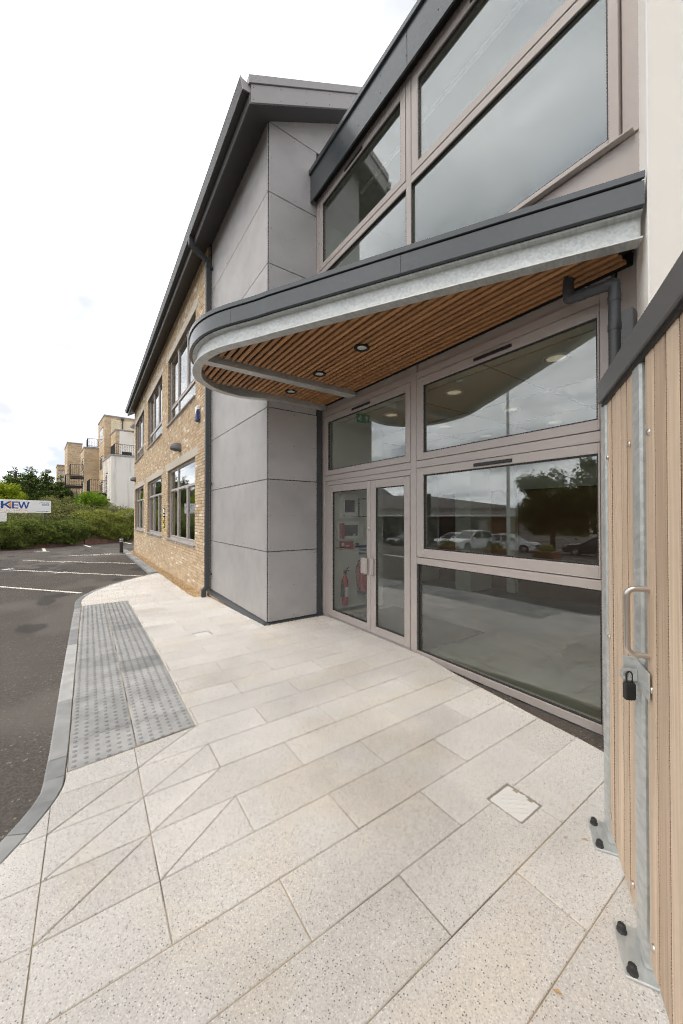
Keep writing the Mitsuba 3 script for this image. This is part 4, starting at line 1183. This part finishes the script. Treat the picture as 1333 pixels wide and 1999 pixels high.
# sign board
SB = thing('sign_board', 'white company sign board with blue KEW lettering and orange end standing in the hedge', 'sign')
fs_ = frame(wp(0, 0), np.array([*WT, 0]), np.array([0, 0, 1.0]), np.array([*(-WN_), 0]))   # x along, y up, z to the viewer
add('board', fs_(cbox(-1.2, 3.30, 1.80, 2.655, -.27, -.22, .006)), 'm_signwhite', SB)
add('end_band', fs_(cbox(-1.2, .075, 1.802, 2.653, -.2195, -.2165, .001)), 'm_orange', SB)
def letters(t, x0, x1, y0, h, mat, nm, bold=True, z=-.2195):
    m_ = meshkit.text_mesh(t, h, .003, bold)
    v = np.array(m_.vertices); v[:, 0] = (v[:, 0] - v[:, 0].min()) / np.ptp(v[:, 0]) * (x1 - x0) + x0
    v[:, 1] = v[:, 1] + y0; v[:, 2] += z
    return add(nm, fs_((v, np.asarray(m_.faces))), mat, SB)
letters('K', .16, .78, 2.09, .43, 'm_blue', 'letter')
letters('E', .80, 1.18, 2.09, .43, 'm_blue', 'letter')
letters('W', 1.16, 1.86, 2.09, .43, 'm_blue', 'letter')
add('emblem', fs_(prism(Polygon([(.57, 2.305), (.77, 2.10), (.77, 2.51)]), -.2155, -.2125)), 'm_orange', SB)
letters('ELECTRICAL', .16, 1.86, 1.895, .11, 'm_orange', 'lettering', False)
M = MB()
for k, (a, b_, y) in enumerate(((2.52, 3.18, 2.50), (2.66, 3.18, 2.41), (2.66, 3.18, 2.32), (2.3, 3.18, 1.92))):
    x = a
    while x < b_:
        w = rng.uniform(.04, .10); M.add(fs_(box(x, min(x + w, b_), y - .02, y + .02, -.2195, -.2175))); x += w + .02
add('small_print', M, 'm_blue', SB, kind='stuff')
add('post', fs_(cbox(-.95, -.87, -.6, 1.8, -.33, -.27, .004)), 'm_anthmatt', SB)
add('post', fs_(cbox(2.9, 2.98, -.6, 1.8, -.33, -.27, .004)), 'm_anthmatt', SB)
SS = thing('small_sign', 'small blank white plate on a dark post under the company sign board', 'sign')
add('plate', fs_(cbox(-.5, .47, 1.25, 1.785, -.20, -.17, .004)), 'm_signwhite', SS)
add('post', fs_(cbox(.08, .14, -.6, 1.25, -.21, -.17, .004)), 'm_anthmatt', SS)

# ------------------------------------------------------------------ trees and shrubs beyond
def tree(name, label, cat, base, trunk_h, centres, radii, n, size, mat, trunk_r=.16, squash=1.0, group=None):
    t = thing(name, label, cat, group)
    base = np.asarray(base, float); c = np.asarray(centres, float) + base
    M = MB().add(tube([base - [0, 0, .3], base + [.03, .02, trunk_h * .5], base + [0, .05, trunk_h]], [trunk_r * 1.2, trunk_r, trunk_r * .75], 9))
    for q in c[:14]:
        st = base + [0, 0, trunk_h * rng.uniform(.7, 1)]
        M.add(tube([st, (st + q) / 2 + rng.normal(0, .12, 3), q], [trunk_r * .5, trunk_r * .3, trunk_r * .1], 6))
    add('trunk', M, 'm_bark', t)
    p, d, k = clump_pts(c, radii, n, squash)
    up = np.array([0, 0, .5])
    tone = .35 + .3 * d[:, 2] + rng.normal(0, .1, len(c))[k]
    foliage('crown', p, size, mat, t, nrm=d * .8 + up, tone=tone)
    return t


def conifer(label, base, H, R, n):
    C, r = [], []
    for z in np.linspace(.12, 1.0, 15):
        w = R * (1 - z) ** .8 + .12
        m = max(1, int(9 * w / R))
        for a in np.arange(m) * 2 * np.pi / m + rng.uniform(0, 6): C.append((w * .75 * math.cos(a) + rng.normal(0, .12), w * .75 * math.sin(a) + rng.normal(0, .12), z * H + rng.normal(0, .15))); r.append(.26 + .34 * w)
    return tree('conifer', label, 'tree', base, H * .9, C, r, n, .24, 'm_leafconifer', .15, .8)


conifer('dark conifer behind the sign board, leftmost of the row', (-7.4, 59.5, 2.2), 5.4, 2.0, 9000)
conifer('dark conifer with a pointed top, second of the row behind the sign board', (-6.0, 59.9, 2.2), 5.5, 1.6, 7500)
conifer('dark conifer with a pointed top, third of the row behind the sign board', (-4.5, 59.6, 2.2), 5.3, 1.6, 7500)
conifer('dark conifer nearest the block of flats', (-3.0, 60.4, 2.2), 4.3, 1.5, 7000)
conifer('dark conifer filling the gap at the left edge of the picture', (-9.3, 58.5, 2.2), 4.2, 2.0, 6000)
ball = lambda n, R, z0, z1, s=0: [(R * rng.uniform(0, 1) ** .5 * math.cos(a), R * rng.uniform(0, 1) ** .5 * math.sin(a), rng.uniform(z0, z1)) for a in rng.uniform(0, 6.28, n)]
tree('lime_shrub', 'bright yellow green shrub behind the left end of the sign board', 'shrub', (-6.0, 41.6, 1.6), 1.0, ball(16, 1.25, .9, 2.5), rng.uniform(.4, .75, 16), 9000, .15, 'm_leaflime', .07)
tree('olive_shrub', 'rounded olive green shrub between the sign board and the flats', 'shrub', (-2.15, 41.9, 1.4), .9, ball(18, 1.3, .5, 2.0), rng.uniform(.4, .7, 18), 9500, .14, 'm_leafolive', .06)
tree('green_shrub', 'bright green leafy shrub below the middle balcony of the flats', 'shrub', (.25, 40.2, 1.2), .9, ball(20, 1.0, .5, 2.1), rng.uniform(.4, .68, 20), 9500, .17, 'm_leafbright', .06)
PR = thing('parasol', 'closed dark parasol standing in the shrubs before the flats', 'parasol')
v, f = lathe([(0, 1.7), (.22, 1.75), (.26, 2.1), (.15, 3.0), (.05, 3.75), (.03, 3.95), (0, 3.98)], 14)
v = v * np.where(np.abs(v[:, :1]) + 1 > 0, 1, 1); ang = np.arctan2(v[:, 1], v[:, 0]); v[:, :2] *= (1 + .22 * np.cos(5 * ang))[:, None]
add('canopy', (v + [-.95, 41.4, 0], f), 'm_anthmatt', PR, smooth=40)
add('pole', tube([(-.95, 41.4, 1.0), (-.95, 41.4, 4.05)], .025, 8), 'm_black', PR)

# ------------------------------------------------------------------ block of flats
FU, FV, FO_ = np.array([.996, .085, 0]), np.array([-.085, .996, 0]), np.array([1.39, 48.84, 0])
ff = frame(FO_, FU, FV, np.array([0, 0, 1.0]))
FL = thing('flats', 'block of flats stepping up the bank, buff brick towers and a stained white front block', 'building')
wb = lambda *a: ff(box(*a))
def block(nm, u0, u1, v0, v1, z1, mat, z0=.5, cop=True):
    k = add(nm, wb(u0, u1, v0, v1, z0, z1), mat, FL)
    if cop: add('coping', ff(cbox(u0 - .06, u1 + .06, v0 - .06, v1 + .06, z1 + .002, z1 + .16, .02)), 'm_trim', FL)
    return k
def flat_window(u, v0, v1, z0, z1):
    k = key_of(FL + '__window')
    add('frame', ff(cbox(u - .05, u + .02, v0, v1, z0, z1, .01)), 'm_signwhite', k)
    for a, b_ in ((v0 + .07, (v0 + v1) / 2 - .03), ((v0 + v1) / 2 + .03, v1 - .07)): add('pane', MB().add(wb(u - .056, u - .0515, a, b_, z0 + .07, z1 - .07)), 'm_carglass', k)
    add('lintel', ff(box(u - .03, u + .02, v0 - .1, v1 + .1, z1 + .002, z1 + .16)), 'm_anthmatt', k)
block('tower', 0, 8, 0, 5.6, 12.9, 'm_ybrick')
for i in range(13):
    z = 9.75 + .22 * i
    add('cladding_board', ff(cbox(.62, 7.9, -.07, -.01, z + .006, z + .214, .01)), 'm_cream', FL)
add('gutter_pipe', tube([ff((np.array([[1.75, -.14, 12.55]]), None))[0][0], ff((np.array([[1.75, -.14, 9.6]]), None))[0][0]], .06, 8), 'm_anthmatt', FL)
add('pipe_hopper', ff(hull([(1.58, -.28, 12.8), (1.92, -.28, 12.8), (1.58, -.08, 12.8), (1.92, -.08, 12.8), (1.68, -.2, 12.5), (1.82, -.2, 12.5), (1.68, -.08, 12.5), (1.82, -.08, 12.5)])), 'm_anthmatt', FL)
for z in (10.2, 6.9, 3.9): flat_window(0, 1.0, 3.4, z, z + 1.5)
block('middle_block', .62, 8, -3.4, -.08, 10.75, 'm_ybrick')
add('side_render', ff(cbox(.98, 8, -3.46, -3.402, 7.8, 10.7, .01)), 'm_render', FL)
block('front_block', -.1, 8, -6.0, -.05, 7.62, 'm_stain')
flat_window(-.1, -3.6, -2.4, 3.9, 6.0)
gab = lambda p, y0, y1: ff(extrude_xz(Polygon(p), y0, y1))
add('gable', gab([(2.35, 7.7), (6, 7.7), (6, 9.6), (2.35, 11.0)], -5.2, -3.48), 'm_render', FL)
add('gable_roof', gab([(1.95, 11.22), (6.4, 9.5), (6.4, 9.68), (1.95, 11.40)], -5.7, -3.48), 'm_trim', FL)
block('rear_block', -1.50, 1.2, 4.6, 9.5, 9.75, 'm_ybrick')
block('far_block', -2.75, -1.15, 12.2, 19, 11.35, 'm_ybrick')
block('far_block_low', -1.14, .6, 12.2, 19, 10.5, 'm_ybrick')
block('end_block', -3.6, -2.3, 19.2, 24, 9.0, 'm_ybrick')
block('end_render', -3.45, -2.3, 18.6, 19.15, 8.2, 'm_stain')
for z in (7.0, 4.2): flat_window(-1.5, 5.2, 7.5, z, z + 1.5)
def balcony(u0, u1, v0, v1, z, h, nm='balcony', slab=.30):
    k = key_of(FL + '__' + nm)
    add('slab', ff(cbox(u0, u1, v0, v1, z, z + slab, .02)), 'm_black', k)
    R = MB()
    r = .022
    sides = [((u0, v0), (u1, v0)), ((u0, v0), (u0, v1))]
    for a, b_ in sides:
        a, b_ = np.array(a), np.array(b_)
        n = max(2, int(np.linalg.norm(b_ - a) / .16))
        for i in range(n + 1):
            p = a + (b_ - a) * i / n
            w = r * (1.6 if i in (0, n) else .55)
            R.add(ff(box(p[0] - w, p[0] + w, p[1] - w, p[1] + w, z + slab, z + slab + h)))
        for zz in (z + slab + .1, z + slab + h):
            R.add(ff(box(min(a[0], b_[0]) - r, max(a[0], b_[0]) + r, min(a[1], b_[1]) - r, max(a[1], b_[1]) + r, zz - r, zz + r)))
    add('railing', R, 'm_black', k)
balcony(-1.62, -.12, -3.2, -1.0, 3.70, 1.35)
balcony(-2.8, -1.52, 4.7, 5.9, 6.05, 1.35)
balcony(-3.15, -1.6, 6.2, 7.6, 5.0, 1.3)
balcony(.2, 2.2, -5.9, -3.6, 7.65, 1.1, slab=.12)
balcony(-1.1, -.1, 5.0, 6.5, 9.95, 1.0, slab=.1)
balcony(-4.6, -3.5, 18.7, 20, 5.4, 1.3)
add('balcony_bench', MB().add(wb(1.0, 1.9, -5.3, -4.9, 7.95, 8.02)).add(wb(1.02, 1.1, -5.25, -4.95, 7.77, 7.95)).add(wb(1.8, 1.88, -5.25, -4.95, 7.77, 7.95)).add(wb(1.0, 1.9, -4.93, -4.88, 8.02, 8.3)), 'm_black', FL)

# ------------------------------------------------------------------ across the car park, seen mirrored in the glass
def car(name, label, pos, head, paint, suv=True, group=None):
    t = thing(name, label, 'car', group)
    z = float(GA(pos[0], pos[1]))
    h = np.array(head, float); h /= np.linalg.norm(h)
    F = frame(np.array([pos[0], pos[1], z]), np.array([*h, 0]), np.array([-h[1], h[0], 0]), np.array([0, 0, 1.0]))
    k = 1.0 if suv else .9
    lower = [(-2.28, .42), (-2.30, .80), (-2.22, 1.02), (-1.95, 1.08), (.95, 1.02), (1.9, .92), (2.22, .78), (2.28, .5), (2.2, .28), (1.85, .25), (-1.8, .25)]
    body = Polygon(lower)
    for wx in (-1.38, 1.38): body = body.difference(Point(wx, .36).buffer(.42))
    v, f = prism(body, -.91, .91); v = v[:, [0, 2, 1]] * [1, 1, k]
    w = 1 - .10 * np.clip((np.abs(v[:, 0]) - 1.5) / .8, 0, 1) ** 2; v[:, 1] *= w
    add('body', F((v, f[:, ::-1])), paint, t)
    cab_lo, cab_hi = [(-2.02, 1.03), (1.02, 1.0)], [(-1.55, 1.60), (-1.1, 1.655), (.05, 1.62)]
    P_ = [(x, s_ * .86, zz * k) for x, zz in cab_lo for s_ in (-1, 1)] + [(x, s_ * .66, zz * k) for x, zz in cab_hi for s_ in (-1, 1)]
    add('cabin', F(hull(P_)), 'm_carglass', t)
    P_ = [(x + dx, s_ * .675, zz * k) for x, zz, dx in ((-1.6, 1.585, 0), (-1.1, 1.65, 0), (.08, 1.612, 0), (-1.6, 1.62, 0), (-1.1, 1.69, 0), (.02, 1.65, 0)) for s_ in (-1, 1)]
    add('roof', F(hull(P_)), paint, t)
    for s_ in (-1, 1):
        for pts in ([(1.02, s_ * .87, 1.0 * k), (.08, s_ * .68, 1.625 * k)], [(-.55, s_ * .87, 1.02 * k), (-.6, s_ * .68, 1.64 * k)], [(-2.03, s_ * .865, 1.03 * k), (-1.58, s_ * .68, 1.60 * k)]):
            add('pillar', F(tube(pts, .045, 6)), paint, t)
        add('mirror', F(cbox(.62, .80, s_ * 1.02 - .1, s_ * 1.02 + .1, 1.0 * k, 1.14 * k, .03)), paint, t)
        add('headlight', F(hull([(2.18, s_ * .86, .80 * k), (2.18, s_ * .50, .80 * k), (2.27, s_ * .80, .66 * k), (2.29, s_ * .50, .66 * k), (1.95, s_ * .885, .88 * k), (2.0, s_ * .88, .74 * k)])), 'm_lens', t)
        for wx in (-1.38, 1.38):
            wk = key_of(t + '__wheel')
            R = np.array([[1, 0, 0], [0, 0, 1], [0, -1, 0.]])
            v, f = lathe([(.22, -.11), (.33, -.11), (.355, -.07), (.355, .07), (.33, .11), (.22, .11), (.22, -.11)], 22)
            add('tyre', F(xf((v, f), R, (wx, s_ * .80, .355))), 'm_rubber', wk, smooth=40)
            M = MB().add(xf(lathe([(0, -.06), (.07, -.07), (.08, .05), (0, .06)], 12), R, (wx, s_ * .84, .355)))
            for a in range(5):
                c_, s2 = math.cos(a * 1.2566), math.sin(a * 1.2566)
                M.add(tube([(wx + .05 * c_, s_ * .86, .355 + .05 * s2), (wx + .235 * c_, s_ * .87, .355 + .235 * s2)], .03, 6))
            M.add(xf(lathe([(.215, -.05), (.24, -.05), (.24, .06), (.215, .06), (.215, -.05)], 22), R, (wx, s_ * .84, .355)))
            add('rim', F(M.mesh()), 'm_rim', wk)
    add('grille', F(hull([(2.255, y, z_ * k) for y in (-.42, .42) for z_ in (.48, .76)] + [(2.30, y, z_ * k) for y in (-.40, .40) for z_ in (.5, .74)])), 'm_black', t)
    return t


car('parked_car', 'white sport utility car facing the office, mirrored in the middle pane', (-20.9, 19.6), (1, .08), 'm_carwhite')
car('parked_car', 'white hatchback behind the white sport utility car, mirrored in the glass', (-24.6, 18.0), (-.15, -1), 'm_carwhite', False)
car('parked_car', 'dark car at the right end of the mirrored street', (-25.6, 11.6), (.25, 1), 'm_cardark', False)
car('parked_car', 'dark car left of the white sport utility car in the mirrored street', (-19.3, 25.2), (1, .1), 'm_cardark', False)
car('parked_car', 'white car half hidden beyond the dark car in the mirrored street', (-25.0, 24.6), (1, .3), 'm_carwhite', False)
car('parked_car', 'dark car mirrored in the right door leaf', (-13.5, 31.5), (1, -.25), 'm_cardark', False)
car('parked_car', 'second dark car farther along, mirrored in the right door leaf', (-17.5, 33.5), (1, -.25), 'm_cardark', False)

SR = thing('showroom', 'low grey showroom across the road with dark glazing, mirrored in the glass', 'building')
zs = -1.9
a0, a1 = np.array([-31.6, 23.0]), np.array([-24.0, 35.0])
st = (a1 - a0) / np.linalg.norm(a1 - a0); sn = np.array([-st[1], st[0]])
fsr = frame(np.array([*a0, 0]), np.array([*st, 0]), np.array([*sn, 0]), np.array([0, 0, 1.0]))
SLn = float(np.linalg.norm(a1 - a0))
add('body', fsr(MB().box(-3, SLn + 6, .3, 16, zs, 2.5).mesh()), 'm_clad', SR)
m_ = np.array([[x, y, z] for y in (-.2, 16) for x, z in ((-.3, 2.5), (-.3, 2.75), (9.0, 4.1), (SLn + 6, 4.1), (SLn + 6, 2.5))])
add('upper_cladding', fsr(hull(m_)), 'm_clad', SR)
add('canopy_edge', fsr(box(-3, SLn + 6, -.5, .28, 1.55, 1.72)), 'm_white', SR)
for i, x in enumerate(np.arange(2.6, SLn + 4, 2.3)):
    add('window', fsr(box(x, x + 2.15, .22, .295, zs + .1, 1.5)), 'm_carglass', SR)
    add('mullion', fsr(cbox(x + 2.15, x + 2.29, .12, .29, zs, 1.52, .01)), 'm_trim', SR)
add('roller_door', fsr(box(-1.6, 1.6, .24, .295, zs, 1.35)), 'm_brownwall', SR)
for k in range(9): add('door_slat', fsr(cbox(-1.58, 1.58, .19, .235, zs + .05 + .34 * k, zs + .36 + .34 * k, .02)), 'm_timber', SR)
TB = thing('totem_sign', 'dark totem sign across the road, mirrored at the left of the middle pane', 'sign')
add('board', frame(np.array([-22.2, 26.5, 0]), np.array([*st, 0]), np.array([*sn, 0]), np.array([0, 0, 1.0]))(cbox(-1.0, 1.0, -.15, .15, 1.6, 3.9, .03)), 'm_black', TB)
add('post', frame(np.array([-22.2, 26.5, 0]), np.array([*st, 0]), np.array([*sn, 0]), np.array([0, 0, 1.0]))(cbox(-.12, .12, -.1, .1, -1.6, 1.6, .02)), 'm_trim', TB)
WH = thing('warehouse', 'long pale warehouse behind the street trees, mirrored at the right of the glass', 'building')
add('wall', MB().box(-52, -46, -10, 20, -2.5, 1.2), 'm_stain', WH)
add('roof', MB().box(-52.5, -45.6, -10.5, 20.5, 1.21, 1.6), 'm_trim', WH)
for y in np.arange(-8, 19, 4.5): add('door', MB().box(-46.0, -45.93, y, y + 2.6, -2.4, .6), 'm_blue', WH)
BH = thing('brick_house', 'brown brick house with pitched roof across the road, mirrored in the right door leaf', 'building')
add('wall', MB().box(-34, -22, 44, 56, -2.0, 4.6), 'm_timber', BH)
add('roof', extrude_y([(-34.6, 4.61), (-21.4, 4.61), (-28, 8.0)], 43.5, 56.5), 'm_roof', BH)
for x in (-32.4, -29, -25.6):
    for z in (-.8, 2.2): add('window', MB().box(x, x + 1.8, 43.93, 43.995, z, z + 1.4), 'm_carglass', BH)
LP = thing('lamp_post', 'tall grey lamp post in the car park, mirrored in the glass', 'lamp post')
zl = float(GA(-12.6, 11.2))
add('column', tube([(-12.6, 11.2, zl - .1), (-12.6, 11.2, 2.0), (-12.6, 11.2, 9.2)], [.11, .09, .07], 12), 'm_galv', LP, smooth=40)
add('lantern', cbox(-12.75, -12.0, 11.05, 11.35, 9.2, 9.34, .03), 'm_trim', LP)
for i, (x, y) in enumerate(((-9.6, 12.9), (-10.4, 10.6), (-10.6, 8.2))):
    q = thing('timber_planter', ('square timber planter mirrored below the white sport utility car', 'square timber planter mirrored between the cars and the tree', 'square timber planter mirrored below the dark car')[i], 'planter')
    z = float(GA(x, y))
    for k in range(4): add('board', cbox(x - .42, x + .42, y - .42, y + .42, z + .14 * k, z + .13 + .14 * k, .012), 'm_timber', q)
    p, d, kk = clump_pts([(x, y, z + .62)], [.34], 260, .6)
    foliage('plant', p, .13, 'm_leafolive', q)
def street_tree(lb, base, trunk, R, H, n):
    C = [(R * .78 * rng.uniform(0, 1) ** .5 * math.cos(a), R * .78 * rng.uniform(0, 1) ** .5 * math.sin(a), rng.uniform(trunk, H)) for a in rng.uniform(0, 6.28, 38)]
    C = [(x, y, z) for x, y, z in C if (x * x + y * y) / R ** 2 + ((z - (trunk + H) / 2) / ((H - trunk) * .55)) ** 2 < 1.15]
    return tree('street_tree', lb, 'tree', base, trunk * 1.15, C, rng.uniform(.5, 1.05, len(C)), n, .30, 'm_leaftree', .19)
street_tree('broad street tree mirrored to the right of the lamp post', (-25.8, 15.0, float(GA(-25.8, 15))), 2.2, 3.2, 6.6, 9000)
street_tree('taller street tree mirrored at the right edge of the glass', (-25.0, 9.4, float(GA(-25, 9.4))), 2.2, 4.2, 9.0, 13000)
street_tree('street tree mirrored beyond the right edge of the glass', (-26.5, 3.4, float(GA(-26, 4))), 2.4, 3.8, 9.0, 8000)
road_hedge = thing('tree_line', 'far line of trees across the road, mirrored low in the glass', 'trees')
n = 9000
yy = rng.uniform(-60, 75, n); hh = rng.uniform(0, 1, n)
foliage('leaves', np.c_[-78 + 4 * rng.normal(size=n), yy, -2.5 + (4.0 + 2.5 * meshkit.fbm(np.c_[yy * .1, yy * 0, yy * 0], 3, 4)) * hh], 1.1, 'm_leaftree', road_hedge)
labels[road_hedge]['kind'] = 'stuff'
